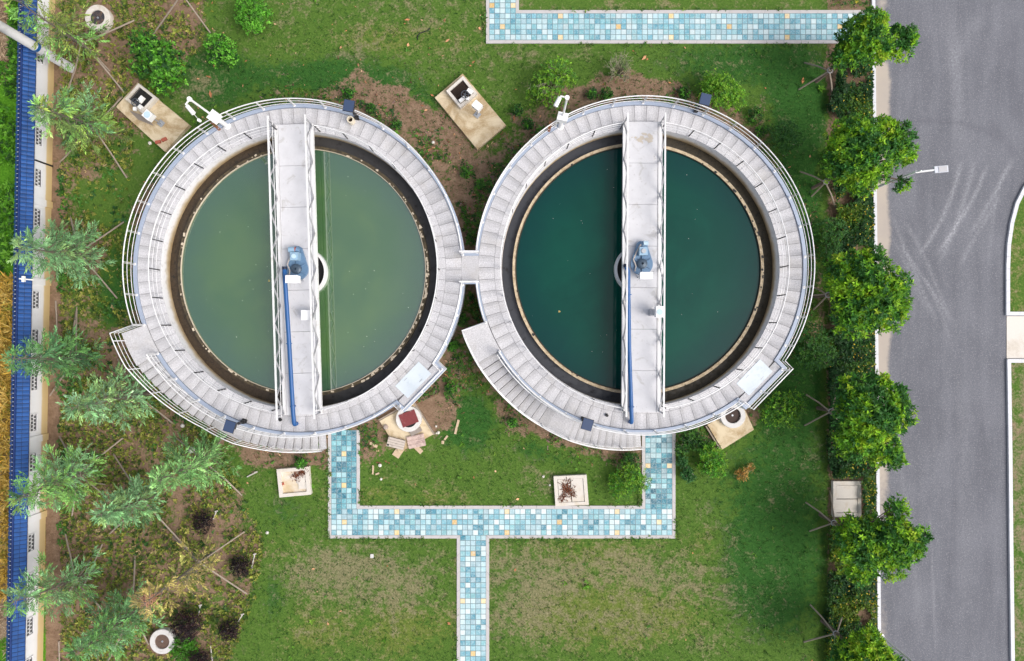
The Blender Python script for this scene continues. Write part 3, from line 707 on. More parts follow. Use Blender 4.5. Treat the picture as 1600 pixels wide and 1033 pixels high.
# ------------------------------------------------------------------ scraper bridges with truss sides
def make_bridge(c, rot, label, patch):
    B = thing('tank_bridge', label, 'bridge', (c[0], c[1], ZD), 'white bridges spanning the tanks')
    a = math.radians(rot); ca, sa = math.cos(a), math.sin(a)
    def L(x, y, z=0): return Vector((c[0] + x * ca - y * sa, c[1] + x * sa + y * ca, ZD + z))
    hl = 6.9; hw = .93; DZ = .30
    b = MB()
    for i in range(7):
        y0 = -hl + i * 2 * hl / 7 + .007; y1 = -hl + (i + 1) * 2 * hl / 7 - .007
        b.prism([tuple(L(x, y)[:2]) for x, y in ((-.74, y0), (.74, y0), (.74, y1), (-.74, y1))], ZD + .02, ZD + DZ)
    b.build('deck', 'bridge_concrete', B)
    nP = 8
    for s in (-1, 1):
        x = s * .86
        b = MB()
        b.beam(L(x, -hl, DZ - .08), L(x, hl, DZ - .08), .11, .22)
        b.beam(L(s * .775, -hl, DZ - .03), L(s * .775, hl, DZ - .03), .035, .12)
        b.beam(L(x, -hl - .1, DZ + 1.0), L(x, hl + .1, DZ + 1.0), .07, .07)
        b.tube([L(x - s * .03, -hl, DZ + .5), L(x - s * .03, hl, DZ + .5)], .016, 6)
        tr = b.build('side_truss', 'white_paint', B)
        for i in range(nP):
            y0 = -hl + .12 + (2 * hl - .24) * i / nP; y1 = -hl + .12 + (2 * hl - .24) * (i + 1) / nP; ym = (y0 + y1) / 2
            for p, q in (((x, y0, DZ + .03), (x, ym, DZ + .97)), ((x, ym, DZ + .97), (x, y1, DZ + .03))):
                b = MB(); b.beam(L(*p), L(*q), .05, .065); b.build('diagonal', 'truss_grey', tr)
        for y in (-hl + .06, hl - .06):
            b = MB(); b.beam(L(x, y, DZ), L(x, y, DZ + 1.0), .06, .06); b.build('end_post', 'truss_grey', tr)
    # feedwell drum hanging below
    b = MB(); p = L(0, -.06); b.lathe((p.x, p.y), [(1.06, 1.4), (1.06, ZD - .32), (1.18, ZD - .32), (1.18, 1.4)], 48); b.build('feedwell_drum', 'white_paint', B, smooth=False)
    b = MB(); b.lathe((p.x, p.y), [(.02, ZW + .02), (1.05, ZW + .02)], 40); b.build('shaded_drum_water', 'black', B)  # black disc over the water, shade under the bridge put into its colour
    return B, L
plain('truss_grey', (.40, .40, .42), .45, .2, .05)
BL, LL = make_bridge((LC[0] + .02, LC[1]), 1.75, 'white truss bridge with clean deck across the milky green tank', 0)
BR, LR = make_bridge((RC[0] - .01, RC[1]), -.3, 'white truss bridge with mud smear on deck across the dark teal tank', 1)
# dried mud left on the right bridge deck
b = MB(); r = np.random.default_rng(12)
cc = LR(.0, 6.1, .306)
for k in range(26):
    a = r.uniform(0, 2 * PI); d = r.uniform(0, .45); s = r.uniform(.04, .16)
    p = Vector((cc.x + d * math.cos(a) * 1.1, cc.y + d * .55 * math.sin(a), 0)); n = 7; ph = r.uniform(0, 6)
    b.add([(p.x + s * r.uniform(.6, 1.2) * math.cos(ph + 2 * PI * i / n), p.y + .6 * s * r.uniform(.6, 1.2) * math.sin(ph + 2 * PI * i / n), cc.z + k * .0004) for i in range(n)], [tuple(range(n))])
o = b.build('dried_mud', plain('mud_smear', lin(206, 196, 182, .85), .9, 0, .1), BR); o['kind'] = 'stuff'

def make_drive(base, L0, variant, label):
    """scraper drive: teardrop base, gearbox, motor, hub with ribs; base point given as deck pixel"""
    z0 = ZD + .305
    D = thing('drive_unit', label, 'drive unit', base, 'blue grey scraper drives')
    bx, by = base[0], base[1]
    b = MB(); P = []
    R = .52; top = 1.0
    for i in range(25):
        a = math.radians(200 - 0) + math.radians(140) * i / 24
        P.append((bx + R * math.cos(a), by + R * math.sin(a)))
    P = [(bx + R * math.cos(math.radians(t)), by + R * math.sin(math.radians(t))) for t in np.linspace(155, 385, 26)]
    P += [(bx + .22, by + top), (bx + .1, by + top + .08), (bx - .1, by + top + .08), (bx - .22, by + top)]
    b.prism(P, z0, z0 + .16); b.build('base_plate', 'blue_grey', D)
    b = MB(); b.lathe((bx, by), [(.24, z0 + .16), (.24, z0 + .30), (.16, z0 + .34), (.05, z0 + .36)], 20)
    hub = b.build('hub', 'drive_dark', D)
    for t in range(6):
        a = math.radians(t * 60 + 30); b = MB()
        b.beam((bx + .2 * math.cos(a), by + .2 * math.sin(a), z0 + .2), (bx + .47 * math.cos(a), by + .47 * math.sin(a), z0 + .17), .03, .10); b.build('rib', 'blue_grey', hub)
    b = MB(); b.box((bx + .0, by + .56, z0 + .16), (.38, .38, .42)); gb = b.build('gearbox', 'pale_blue_grey', D)
    b = MB(); b.cyl((bx, by + .56), .11, z0 + .58, z0 + .64, 18); b.build('gearbox_cap', 'glass_pale' if variant == 0 else 'grey_steel', gb)
    if variant == 0:
        b = MB(); b.tube([(bx - .30, by + .88, z0 + .38), (bx - .02, by + .90, z0 + .38)], .14, 14); m = b.build('motor', 'pale_blue_grey', D)
        b = MB(); b.tube([(bx - .02, by + .90, z0 + .38), (bx + .05, by + .90, z0 + .38)], .12, 12); b.build('flange', 'brick', m)
        b = MB(); b.tube([(bx + .05, by + .90, z0 + .38), (bx + .2, by + .86, z0 + .38)], [.14, .1], 12); b.build('end_bell', 'blue_grey', m)
    else:
        b = MB(); b.tube([(bx + .0, by + .80, z0 + .35), (bx + .0, by + 1.0, z0 + .35)], .07, 12); m = b.build('motor', 'blue_grey', D)
        b = MB(); b.tube([(bx + .02, by + .95, z0 + .42), (bx + .24, by + .95, z0 + .42)], .11, 14); b.build('end_bell', 'glass_pale', m)
    b = MB(); b.tube([(bx - .1, by + .9, z0 + .4), (bx - .3, by + .5, z0 + .3), (bx - .42, by + .2, z0 + .25), (bx - .3, by - .1, z0 + .25), (bx - .35, by - .35, z0 + .25)], .035, 6); b.build('conduit', plain('conduit_' + str(variant), lin(190, 182, 176, .85), .6), D)
    return D
plain('drive_dark', lin(80, 98, 116, .8), .4, .2, .1)
def onto(px, py, z): p = W(px, py, z); return (p.x, p.y, z)
ZB = ZD + .305
make_drive(onto(465.5, 421, ZB), LL, 0, 'blue grey gear drive with red flange on the bridge over green water')
make_drive(onto(1002, 413, ZB), LR, 1, 'blue grey gear drive with loose pale hose on the bridge over teal water')
def cbox(px0, py0, px1, py1, z, h, label, name='control_box', cat='control box', legs=True, mat='white_box', group=None, rot=0.0):
    p = W((px0 + px1) / 2, (py0 + py1) / 2, z); k = (H - z) / H / 30
    sx, sy = abs(px1 - px0) * k, abs(py1 - py0) * k
    T = thing(name, label, cat, (p.x, p.y, ZB), group)
    b = MB(); b.box((p.x, p.y, z - h), (sx, sy, h), rot); body = b.build('body', mat, T)
    b = MB(); b.box((p.x, p.y, z), (sx * 1.06, sy * 1.06, .025), rot); b.build('lid', mat, T)
    return T
for (x0, y0, x1, y1, lab, gx) in ((446.5, 430.5, 465, 442, 'white control box in front of the drive with the red flange', .0), (1001, 425.5, 1019.5, 436, 'white control box in front of the drive with the loose hose', .0)):
    T = cbox(x0, y0, x1, y1, ZB + 1.05, .45, lab, group='white control boxes')
    p = W((x0 + x1) / 2, (y0 + y1) / 2, ZB + 1.05)
    for s in (-1, 1):
        b = MB(); b.box((p.x + s * .2, p.y, ZB), (.05, .05, .6)); b.build('leg', 'grey_steel', T)
T = cbox(471, 485, 486, 500, ZB + .75, .4, 'white junction box flat on the deck beside the truss over green water', 'junction_box', 'junction box', group='junction boxes')
p = W(486, 492, ZB + .75); b = MB(); b.box((p.x, p.y, ZB), (.07, .42, .72)); b.build('bracket', 'grey_steel', T)
T = cbox(1025.5, 479, 1038, 495.5, ZB + 1.1, .4, 'white junction box hung outside the truss over dark teal water', 'junction_box', 'junction box', group='junction boxes')
p = W(1021, 488, ZB + .6); b = MB(); b.box((p.x, p.y, ZB), (.2, .3, .5)); b.build('bracket', 'grey_steel', T)
p = W(1031, 487.5, ZB + 1.13); b = MB(); b.cyl((p.x, p.y), .14, ZB + 1.126, ZB + 1.14, 20); b.build('window', 'glass_pale', T)
def scum_pipe(pts, label, fl):
    P = [Vector(onto(*p)) for p in pts]
    T = thing('scum_pipe', label, 'pipe', (P[-1].x, P[-1].y, ZD), 'blue pipes along the bridges')
    d = P[-1] - P[-2]; E = [P[-1] + Vector((0, -.06, -.05)), P[-1] + Vector((0, -.08, -.16)), Vector((P[-1].x, P[-1].y - .08, ZD))]
    b = MB(); b.tube(P + E, .1, 14); b.build('pipe', 'blue_pipe', T, smooth=True)
    b = MB(); b.tube([P[0] + Vector((0, .10, 0)), P[0] + Vector((0, -.04, 0))], .115, 14); b.build('open_end', 'navy_end', T)
    for f in fl:
        q = P[1].lerp(P[-1], f); dd = (P[-1] - P[1]).normalized()
        b = MB(); b.tube([q, q + dd * .04], .14, 14); b.build('clamp', 'blue_pipe', T)
    return T
plain('navy_end', lin(20, 36, 70, .7), .5)
scum_pipe([(444.5, 420, ZB + .75), (445, 432, ZB + .72), (452, 540, ZB + .45), (458, 645, ZB + .1), (459.5, 661, ZB + .06)], 'blue pipe lying on the bridge of the milky green tank', (.45, .88))
scum_pipe([(978, 416, ZB + .75), (981.5, 424, ZB + .72), (983, 540, ZB + .45), (986.5, 640, ZB + .1), (987, 658, ZB + .06)], 'blue pipe lying on the bridge of the dark teal tank', (.15, .9))

# ------------------------------------------------------------------ posts, lamps and cameras on the walkways
def solar_light(bx, by, ang, label):
    p = W(bx, by, ZD); z = ZD + 1.75
    T = thing('solar_light', label, 'solar light', (p.x, p.y, ZD), 'solar lights on the walkways')
    b = MB(); b.box((p.x, p.y, ZD + .0), (.24, .24, .06), ang); b.box((p.x, p.y, ZD + .06), (.18, .16, .22), ang + .2); b.build('base', 'black', T)
    b = MB(); b.tube([(p.x, p.y, ZD), (p.x, p.y, z - .06)], .035, 8); b.tube([(p.x, p.y, ZD + .5), (p.x, p.y, ZD + .72)], .075, 8); b.build('pole', 'dark_steel', T)
    b = MB(); b.box((p.x, p.y, z - .05), (.46, .50, .04), ang); pn = b.build('panel', 'navy_panel', T)
    b = MB(); b.box((p.x, p.y, z - .075), (.50, .54, .03), ang); b.build('panel_frame', 'dark_steel', pn)
    b = MB(); o = Vector((math.cos(ang), math.sin(ang), 0)) * .14; b.box((p.x + o.x, p.y + o.y, z - .3), (.16, .2, .1), ang); b.build('lamp_head', 'dark_steel', T)
solar_light(558.5, 184, math.radians(-10), 'solar lamp by the round vent on the green tank walkway')
solar_light(382, 658.5, math.radians(-18), 'solar lamp above the stair landing of the green tank')
solar_light(1086, 174.5, math.radians(-14), 'solar lamp against the lime bush on the teal tank walkway')
solar_light(911.5, 655.5, math.radians(-16), 'solar lamp above the stairs of the teal tank')
def camera_pole(bx, by, zt, label, boxh, side, two):
    p = W(bx, by, ZD); T = thing('camera_pole', label, 'camera pole', (p.x, p.y, ZD), 'white camera poles')
    b = MB(); b.cyl((p.x, p.y), .17, ZD, ZD + .03, 14); b.cyl((p.x, p.y), .11, ZD + .03, ZD + .9, 12); b.tube([(p.x, p.y, ZD), (p.x, p.y, zt)], .05, 10); b.build('pole', 'white_box', T)
    a = math.atan2(p.y, p.x); o = Vector((math.cos(a), math.sin(a), 0))
    b = MB(); b.box((p.x + o.x * -.05, p.y + o.y * -.05, ZD + boxh), (.36, .48, .42), a); b.build('cabinet', 'white_box', T)
    s = Vector((-o.y, o.x, 0)) * side
    q = Vector((p.x, p.y, zt))
    b = MB(); b.beam(q, q + s * .3, .05, .05); b.cyl((q.x, q.y), .10, zt - .05, zt + .05, 10); b.build('arm', 'white_box', T)
    b = MB(); d = (s * .2 - o * 1.0).normalized(); b.tube([q + s * .3 + Vector((0, 0, -.12)), q + s * .32 + d * .42 + Vector((0, 0, -.16))], [.085, .1], 10); b.build('camera', 'white_box', T)
    if two: b = MB(); e = q + s * .5 - o * .7; b.tube([q + s * .3 + Vector((0, 0, -.2)), e + Vector((0, 0, -.25))], .01, 4); b.cyl((e.x, e.y), .07, zt - .35, zt - .22, 10); b.build('sensor', 'white_box', T)
camera_pole(355, 197, 6.55, 'white camera pole leaning out over lawn from the green tank', 1.25, 1, True)
camera_pole(875.5, 198, 6.8, 'white camera pole in front of the leggy bush at the teal tank', 1.3, 1, False)
for pts, lab in (([(330, 190), (334, 194), (339, 199), (343, 203)], 'brown rope coil tied on the railing beside the tall camera pole of the green tank'), ([(860, 192), (859, 197), (858, 202), (857.5, 205)], 'brown rope coil on the railing beside the teal tank camera pole')):
    P = [Vector(onto(x, y, ZD + .9)) for x, y in pts]; b = MB(); C = []
    for i in range(60):
        t = i / 59 * 2.999; k = int(t); q = P[k].lerp(P[k + 1], t - k); a = i * .9; C.append(q + Vector((.06 * math.cos(a), .06 * math.sin(a), .05 * math.sin(a * .7))))
    b.tube(C, .018, 5); tag(b.build('rope_coil', plain('rope_' + str(len(lab)), lin(150, 100, 70, .8), .9, 0, .3), origin=P[0]), lab, 'rope', 'rope coils on the railings')
p = W(547.5, 187, ZD + .3); T = thing('vent_pipe', 'short pale vent pipe with dark opening on the green tank walkway', 'vent', (p.x, p.y, ZD))
b = MB(); b.lathe((p.x, p.y), [(.17, ZD), (.17, ZD + .35), (.115, ZD + .35), (.115, ZD + .05)], 20); b.build('rim', plain('vent_rim', lin(226, 216, 196, .88), .7), T)
b = MB(); b.disc((p.x, p.y), .115, ZD + .12, 20); b.build('opening', 'mud_dark', T)
for px, py, lab in ((438, 655, 'small black cap on the walkway at the end of the left truss'), (947.5, 648, 'small black cap on the walkway between solar lamp and blue pipe')):
    p = W(px, py, ZD); b = MB(); b.box((p.x, p.y, ZD), (.12, .11, .09), .1); b.cyl((p.x + .02, p.y - .03), .07, ZD, ZD + .12, 10); tag(b.build('pipe_cap', 'black', origin=p), lab, 'cap', 'black caps on the walkways')
# ------------------------------------------------------------------ boundary wall with blue tiled coping
A0, A1 = W(87.5, -60), W(66.0, 1100)
wd = (A1 - A0).normalized(); wn_ = Vector((wd.y, -wd.x, 0))      # wd runs down the picture; wn_ points to the field
if wn_.x > 0: wn_ = -wn_
ZE = 2.0
WALL = thing('boundary_wall', 'long white boundary wall with blue tiled coping and lattice windows', 'wall', tuple((A0 + A1) / 2))
Lw = (A1 - A0).length
def wp(s, off, z=0): p = A0 + wd * s + wn_ * off; return Vector((p.x, p.y, z))
def at_py(py): return (py + 60) / 1160 * Lw
b = MB(); b.prism([tuple(wp(0, 0)[:2]), tuple(wp(Lw, 0)[:2]), tuple(wp(Lw, .24)[:2]), tuple(wp(0, .24)[:2])], 0, ZE); b.build('wall_panel', 'wall_panel', WALL)
for py in (82, 201, 321, 442, 562, 682, 802, 922, 1042):
    s = at_py(py); b = MB(); b.prism([tuple(wp(s - .17, -.07)[:2]), tuple(wp(s + .17, -.07)[:2]), tuple(wp(s + .17, -.001)[:2]), tuple(wp(s - .17, -.001)[:2])], 0, ZE - .02); b.build('pilaster', 'wall_panel', WALL)
s = at_py(260); b = MB(); b.prism([tuple(wp(s - .035, -.06)[:2]), tuple(wp(s + .035, -.06)[:2]), tuple(wp(s + .035, -.001)[:2]), tuple(wp(s - .035, -.001)[:2])], 0, ZE - .03); b.build('downpipe', 'black', WALL)
for py in (98, 223, 285, 345, 470, 528, 594, 656, 716, 838, 897, 965, 1026):
    s = at_py(py); z0, z1 = .82, 1.28; hw = .42
    b = MB()                                                       # projecting frame
    for (a, c, e, f) in ((-hw - .04, hw + .04, z0 - .05, z0), (-hw - .04, hw + .04, z1, z1 + .05), (-hw - .04, -hw, z0, z1), (hw, hw + .04, z0, z1)):
        b.prism([tuple(wp(s + a, -.045)[:2]), tuple(wp(s + c, -.045)[:2]), tuple(wp(s + c, -.001)[:2]), tuple(wp(s + a, -.001)[:2])], e, f)
    w_ = b.build('window', 'wall_white', WALL)
    b = MB(); b.add([tuple(wp(s - hw, -.004, z0)), tuple(wp(s - hw, -.004, z1)), tuple(wp(s + hw, -.004, z1)), tuple(wp(s + hw, -.004, z0))], [(0, 1, 2, 3)]); b.build('opening', 'lattice_dark', w_)
    b = MB()
    for k in range(9):
        x = -hw + .05 + k * (2 * hw - .1) / 8; zz = z0 + .14 + (k % 2) * .18
        b.prism([tuple(wp(s + x - .024, -.02)[:2]), tuple(wp(s + x + .024, -.02)[:2]), tuple(wp(s + x + .024, -.006)[:2]), tuple(wp(s + x - .024, -.006)[:2])], zz - .05, zz + .05)
    for zz in ((z0 + z1) / 2,): b.prism([tuple(wp(s - hw, -.028)[:2]), tuple(wp(s + hw, -.028)[:2]), tuple(wp(s + hw, -.008)[:2]), tuple(wp(s - hw, -.008)[:2])], zz - .012, zz + .012)
    b.build('lattice', 'wall_white', w_)
b = MB(); rs = np.random.default_rng(5)
ZR = 2.34; n = int(Lw / .208)
for side, o_e in ((-1, -.50), (1, .42)):                            # inner slope, outer slope
    ridge = -.04
    for col in range(2):
        t0, t1 = col / 2, (col + 1) / 2
        for i in range(n):
            s0, s1 = i * Lw / n + .012, (i + 1) * Lw / n - .012; sm = (s0 + s1) / 2
            r0, r1 = o_e + (ridge - o_e) * t0, o_e + (ridge - o_e) * t1
            za, zb = ZE + (ZR - ZE) * t0 + (.035 if col == 0 else .0) * 0, ZE + (ZR - ZE) * t1
            lift = .03; m = rs.normal(1, .10); c = tuple(v * m for v in lin(38, 88, 158, .72))
            b.add([tuple(wp(s0, r0, za + .02)), tuple(wp(sm, r0, za + .02 + lift)), tuple(wp(s1, r0, za + .02)), tuple(wp(s1, r1, zb - .005)), tuple(wp(sm, r1, zb + lift - .005)), tuple(wp(s0, r1, zb - .005))], [(0, 1, 4, 5), (1, 2, 3, 4)], c)
    b.add([tuple(wp(0, o_e, ZE - .01)), tuple(wp(Lw, o_e, ZE - .01)), tuple(wp(Lw, ridge, ZR - .03)), tuple(wp(0, ridge, ZR - .03))], [(0, 1, 2, 3)], lin(14, 30, 64, .8))
b.add([tuple(wp(0, -.50, ZE - .015)), tuple(wp(Lw, -.50, ZE - .015)), tuple(wp(Lw, .42, ZE - .015)), tuple(wp(0, .42, ZE - .015))], [(0, 1, 2, 3)], lin(20, 36, 70, .8))
rf = b.build('coping', 'blue_tile', WALL)
b = MB(); b.tube([wp(0, -.04, ZR + .02), wp(Lw, -.04, ZR + .02)], .055, 8, col=lin(24, 52, 110, .8))
b.beam(wp(0, .04, ZR + .0), wp(Lw, .04, ZR + .0), .05, .06, lin(20, 40, 86, .8)); b.build('ridge_cap', 'blue_tile', rf)
b = MB()
for i in range(0, n, 1):
    s = (i + .5) * Lw / n; b.box(tuple(wp(s, .03, ZR + .045)), (.09, .014, .014), 0.0, col=(.6, .63, .68))
b.build('tile_clips', 'white_box', rf)
plain('lattice_dark', (.10, .10, .11), .9, 0, .2)

# slim white lamp on a bracket over the coping
p0 = W(52, 437.5, 2.1); p1 = W(30, 435.5, 2.75)
T = thing('wall_lamp', 'small white lamp on a thin arm over the blue wall coping', 'lamp', (p0.x, p0.y, 1.9))
b = MB(); b.beam(p0, p1, .06, .05); b.build('arm', 'white_box', T)
q = p0.lerp(p1, .62); b = MB(); b.box((q.x, q.y, q.z + .02), (.13, .28, .10)); b.build('lamp_head', 'white_box', T)

# concrete pole in the corner of the bed
p = W(112, 107); T = thing('utility_pole', 'thick pale concrete pole with a blue band crossing over the wall', 'pole', (p.x, p.y, 0))
b = MB(); b.tube([(p.x, p.y, 0), (p.x, p.y, 9.5)], [.235, .19], 20); b.build('shaft', 'pole_concrete', T, smooth=True)
b = MB(); b.tube([(p.x, p.y, 2.62), (p.x, p.y, 2.78)], .245, 20); b.build('band', 'blue_pipe', T)

# ------------------------------------------------------------------ valve slabs
def quad_slab(name, label, cat, corners, h, mat, group=None, z=0):
    P = [W(x, y, h) for x, y in corners]; c = sum(P, Vector()) / len(P)
    T = thing(name, label, cat, (c.x, c.y, 0), group)
    b = MB(); b.prism([(p.x, p.y) for p in P], z, h); b.build('slab', mat, T)
    return T, c
def frame_px(T, name, corners, z0, z1, t, mat):
    """hollow square upstand of wall thickness t (fraction) round corner pixels at height z1"""
    P = [W(x, y, z1) for x, y in corners]; c = sum(P, Vector()) / 4; I = [p.lerp(c, t) for p in P]
    b = MB()
    for i in range(4):
        j = (i + 1) % 4; b.prism([(P[i].x, P[i].y), (P[j].x, P[j].y), (I[j].x, I[j].y), (I[i].x, I[i].y)], z0, z1)
    return b.build(name, mat, T), P, I, c
def valve_pit(corners, well, wheel, bracket, label, var):
    T, c = quad_slab('valve_slab', label, 'valve slab', corners, .28, 'slab_concrete', 'concrete slabs with a valve well')
    up, P, I, cc = frame_px(T, 'upstand', well, .282, .58, .24, 'grey_concrete')
    b = MB(); J = [q.lerp(cc, -.02) for q in I]; b.add([(q.x, q.y, .40) for q in J][::-1], [(0, 1, 2, 3)]); b.build('well_floor', 'pit_dark', T)
    b = MB()
    n = 13
    for k in range(n):
        a = I[0].lerp(I[1], (k + .5) / n); d = I[3].lerp(I[2], (k + .5) / n)
        if var == 1 and k > 6: a = a.lerp(d, .0)
        b.beam((a.x, a.y, .50), (d.x, d.y, .50), .03, .03)
    for t in (.1, .5, .9):
        a = I[0].lerp(I[3], t); d = I[1].lerp(I[2], t); b.beam((a.x, a.y, .48), (d.x, d.y, .48), .03, .03)
    b.build('grate', 'grate_brown' if var == 1 else 'grate_black', T)
    w = W(wheel[0], wheel[1], 1.0); b = MB()
    b.tube([(w.x + .19 * math.cos(2 * PI * i / 20), w.y + .19 * math.sin(2 * PI * i / 20), 1.0) for i in range(20)], .022, 6, closed=True)
    for i in range(5): a = 2 * PI * i / 5; b.tube([(w.x, w.y, 1.0), (w.x + .19 * math.cos(a), w.y + .19 * math.sin(a), 1.0)], .016, 5)
    b.cyl((w.x, w.y), .045, .58, 1.04, 10); hw = b.build('handwheel', 'grey_dark', T)
    for bx, by, rx, ry, ang in bracket:
        q = W(bx, by, .8); b = MB(); b.box((q.x, q.y, .68), (rx, ry, .14), math.radians(ang)); b.build('bracket', 'white_box', T)
    return T
plain('pit_dark', (.02, .018, .016), .9); plain('grate_black', (.022, .022, .025), .7, 0, .3, 20); plain('grate_brown', lin(70, 50, 40, .7), .8, 0, .4, 6); plain('grey_dark', (.07, .08, .10), .5, .3)
valve_pit([(181, 167), (215, 129), (295.5, 195), (257.5, 237)], [(195, 154.5), (216.5, 130), (244.5, 152), (222, 177)], (211.5, 160), [(220, 155, .22, .34, -40), (219, 167, .2, .2, 50), (210, 170, .14, .18, 0)], 'mottled concrete slab with valve well half under the bright green bush', 0)
valve_pit([(679.4, 152.5), (723, 115), (790.6, 195.6), (746, 233.5)], [(697, 142), (723.5, 118.5), (746, 146), (719, 168.5)], (726.5, 147.5), [(734, 142.5, .3, .2, -35), (722, 155, .34, .16, 38), (730.5, 154, .16, .16, 0)], 'mottled concrete slab with valve well alone on the upper lawn', 1)
def meter_box(base, top, size, label, ang, pale):
    p = W(*base, .28); q = W(top[0], top[1], 1.65)
    T = thing('meter_box', label, 'meter box', (p.x, p.y, .28), 'white meter boxes on stands')
    b = MB(); b.box((p.x, p.y, .285), (.30, .30, .04), ang); b.build('foot', 'grey_steel', T)
    b = MB(); b.tube([(p.x, p.y, .3), (q.x, q.y, 1.3)], .045, 8); b.build('stand', 'grey_steel', T)
    b = MB(); b.box((q.x, q.y, 1.27), (*size, .38), ang); bd = b.build('body', 'white_box', T)
    if pale: b = MB(); b.cyl((q.x, q.y), .17, 1.651, 1.66, 20); b.build('window', 'glass_pale', bd)
meter_box((252, 193), (229.8, 179.2), (.40, .40), 'white meter box with round pale window on the slab beside the green bush', math.radians(-40), True)
meter_box((745.8, 179.5), (745.5, 164.3), (.44, .36), 'plain white meter box on the slab of the upper lawn', math.radians(-40), False)
for px, py, a, z, lab in ((248, 222.5, 12, .28, 'red brick on the slab edge, the nearer to its left corner'), (257.5, 218.5, 24, .28, 'paler red brick leaning beside the other on the slab')):
    p = W(px, py, z); b = MB(); b.box((p.x, p.y, z + .003), (.27, .15, .11), math.radians(a)); tag(b.build('brick', 'brick', origin=p), lab, 'brick', 'bricks on the slab')
p = W(214, 181, .29); b = MB()
for i in range(9): b.beam((p.x - .35 + i * .085, p.y + .25 - i * .03, .30), (p.x + .12 + i * .09, p.y - .22 - i * .035, .30), .045, .02)
tag(b.build('slatted_mat', 'grey_slat', origin=p), 'small grey slatted mat lying behind the meter box on the slab', 'mat')
plain('grey_slat', lin(158, 148, 140, .8), .9, 0, .2, 12); bpy.data.objects['slatted_mat'].data.materials[0] = MATS['grey_slat']

# ------------------------------------------------------------------ pits and manholes
def square_pit(corners, label, t, h, split, var):
    P0 = [W(x, y, h) for x, y in corners]; c = sum(P0, Vector()) / 4
    T = thing('concrete_pit', label, 'pit', (c.x, c.y, 0), 'square concrete pits in the lawn')
    fr, P, I, cc = frame_px(T, 'rim', corners, 0, h, t, 'pit_concrete')
    if split is None:
        b = MB(); b.add([(q.x, q.y, h - .10) for q in I][::-1], [(0, 1, 2, 3)]); b.build('pit_floor', 'pit_sand', T)
    else:
        a, d = (0, 3) if split == 'v' else (0, 1)
        for k in range(2):
            if split == 'v': Q = [I[0].lerp(I[1], k * .5 + .01), I[0].lerp(I[1], k * .5 + .49), I[3].lerp(I[2], k * .5 + .49), I[3].lerp(I[2], k * .5 + .01)]
            else: Q = [I[0].lerp(I[3], k * .5 + .01), I[0].lerp(I[3], k * .5 + .49), I[1].lerp(I[2], k * .5 + .49), I[1].lerp(I[2], k * .5 + .01)]
            m = sum(Q, Vector()) / 4; Q = [q.lerp(m, .025) for q in Q]; b = MB(); b.prism([(q.x, q.y) for q in Q], h - .2, h - .02 - .014 * k); b.build('cover_slab', 'pit_concrete', T)
        b = MB(); b.add([(q.x, q.y, h - .12) for q in I][::-1], [(0, 1, 2, 3)]); b.build('recess', 'mud_dark', T)
    return T, I, cc
concrete('pit_sand', lin(214, 192, 154, .82), lin(232, 224, 214, .88), .5, .9)
T1, I1, c1 = square_pit([(432, 733.5), (482, 729.5), (485.5, 773), (436.5, 777.5)], 'square pit with sandy floor and rusty twigs near the green tank', .24, .30, None, 0)
T2, I2, c2 = square_pit([(865, 744.5), (916.5, 742), (920, 789), (868, 791)], 'square pit with two covers and brown dead twigs by the path', .22, .26, 'v', 1)
T3, I3, c3 = square_pit([(1302, 752), (1345.5, 752), (1346, 808), (1302, 808)], 'square pit with two pale covers between hedge and road kerb', .22, .22, 'h', 2)
p = W(467, 752, .21); b = MB(); b.lathe((p.x + .12, p.y + .10), [(.01, .26), (.22, .25), (.30, .21), (.31, .2)], 18); b.box((p.x + .2, p.y - .22, .2), (.42, .34, .05), .08); b.build('cement_heap', 'pit_concrete', T1)
p = W(442, 756, .22); b = MB(); b.box((p.x, p.y, .2), (.12, .13, .08), .4); tag(b.build('brick', 'brick', origin=p), 'orange brick piece inside the sandy square pit', 'brick')
def dead_twigs(spots, z, label, seed, nl=260, R=.5):
    r = np.random.default_rng(seed); b = MB(); P = []; D = []
    for (px, py, rad) in spots:
        c = W(px, py, z); n = int(nl * rad)
        a = r.uniform(0, 2 * PI, n); d = np.abs(r.normal(0, rad * .5, n))
        P.append(np.stack([c.x + d * np.cos(a), c.y + d * np.sin(a), z + .01 + r.uniform(0, .07, n)], 1)); a2 = a + r.normal(0, .9, n)
        D.append(np.stack([np.cos(a2), np.sin(a2), r.normal(0, .15, n)], 1))
    P = np.concatenate(P); D = unit(np.concatenate(D)); n = len(P); base = np.array(lin(122, 72, 48, .85))
    b.leaves(P, D, rows(n), r.uniform(.08, .17, n), r.uniform(.02, .045, n), base * r.uniform(.4, 1.4, (n, 1)))
    c = W(spots[0][0], spots[0][1], z)
    for sp in spots[1:]: b.tube([c, W(sp[0], sp[1], z)], .012, 4, col=tuple(base * .6))
    for k in range(4): a = r.uniform(0, 6.28); b.tube([c, c + Vector((.5 * math.cos(a), .5 * math.sin(a), .05))], .012, 4, col=tuple(base * .5))
    return tag(b.build('dead_branch', 'dry_leaf', origin=c), label, 'dead branch')
dead_twigs([(884, 760, .35), (883, 770, .28), (894, 772, .22), (879, 778, .25), (888, 765, .3)], .23, 'rust brown dead branch on the two pit covers by the path', 3)
dead_twigs([(470, 738, .25), (477, 735, .22), (466, 745, .22), (461, 743, .2)], .24, 'dark rusty twigs over the corner of the sandy pit', 5, 200)
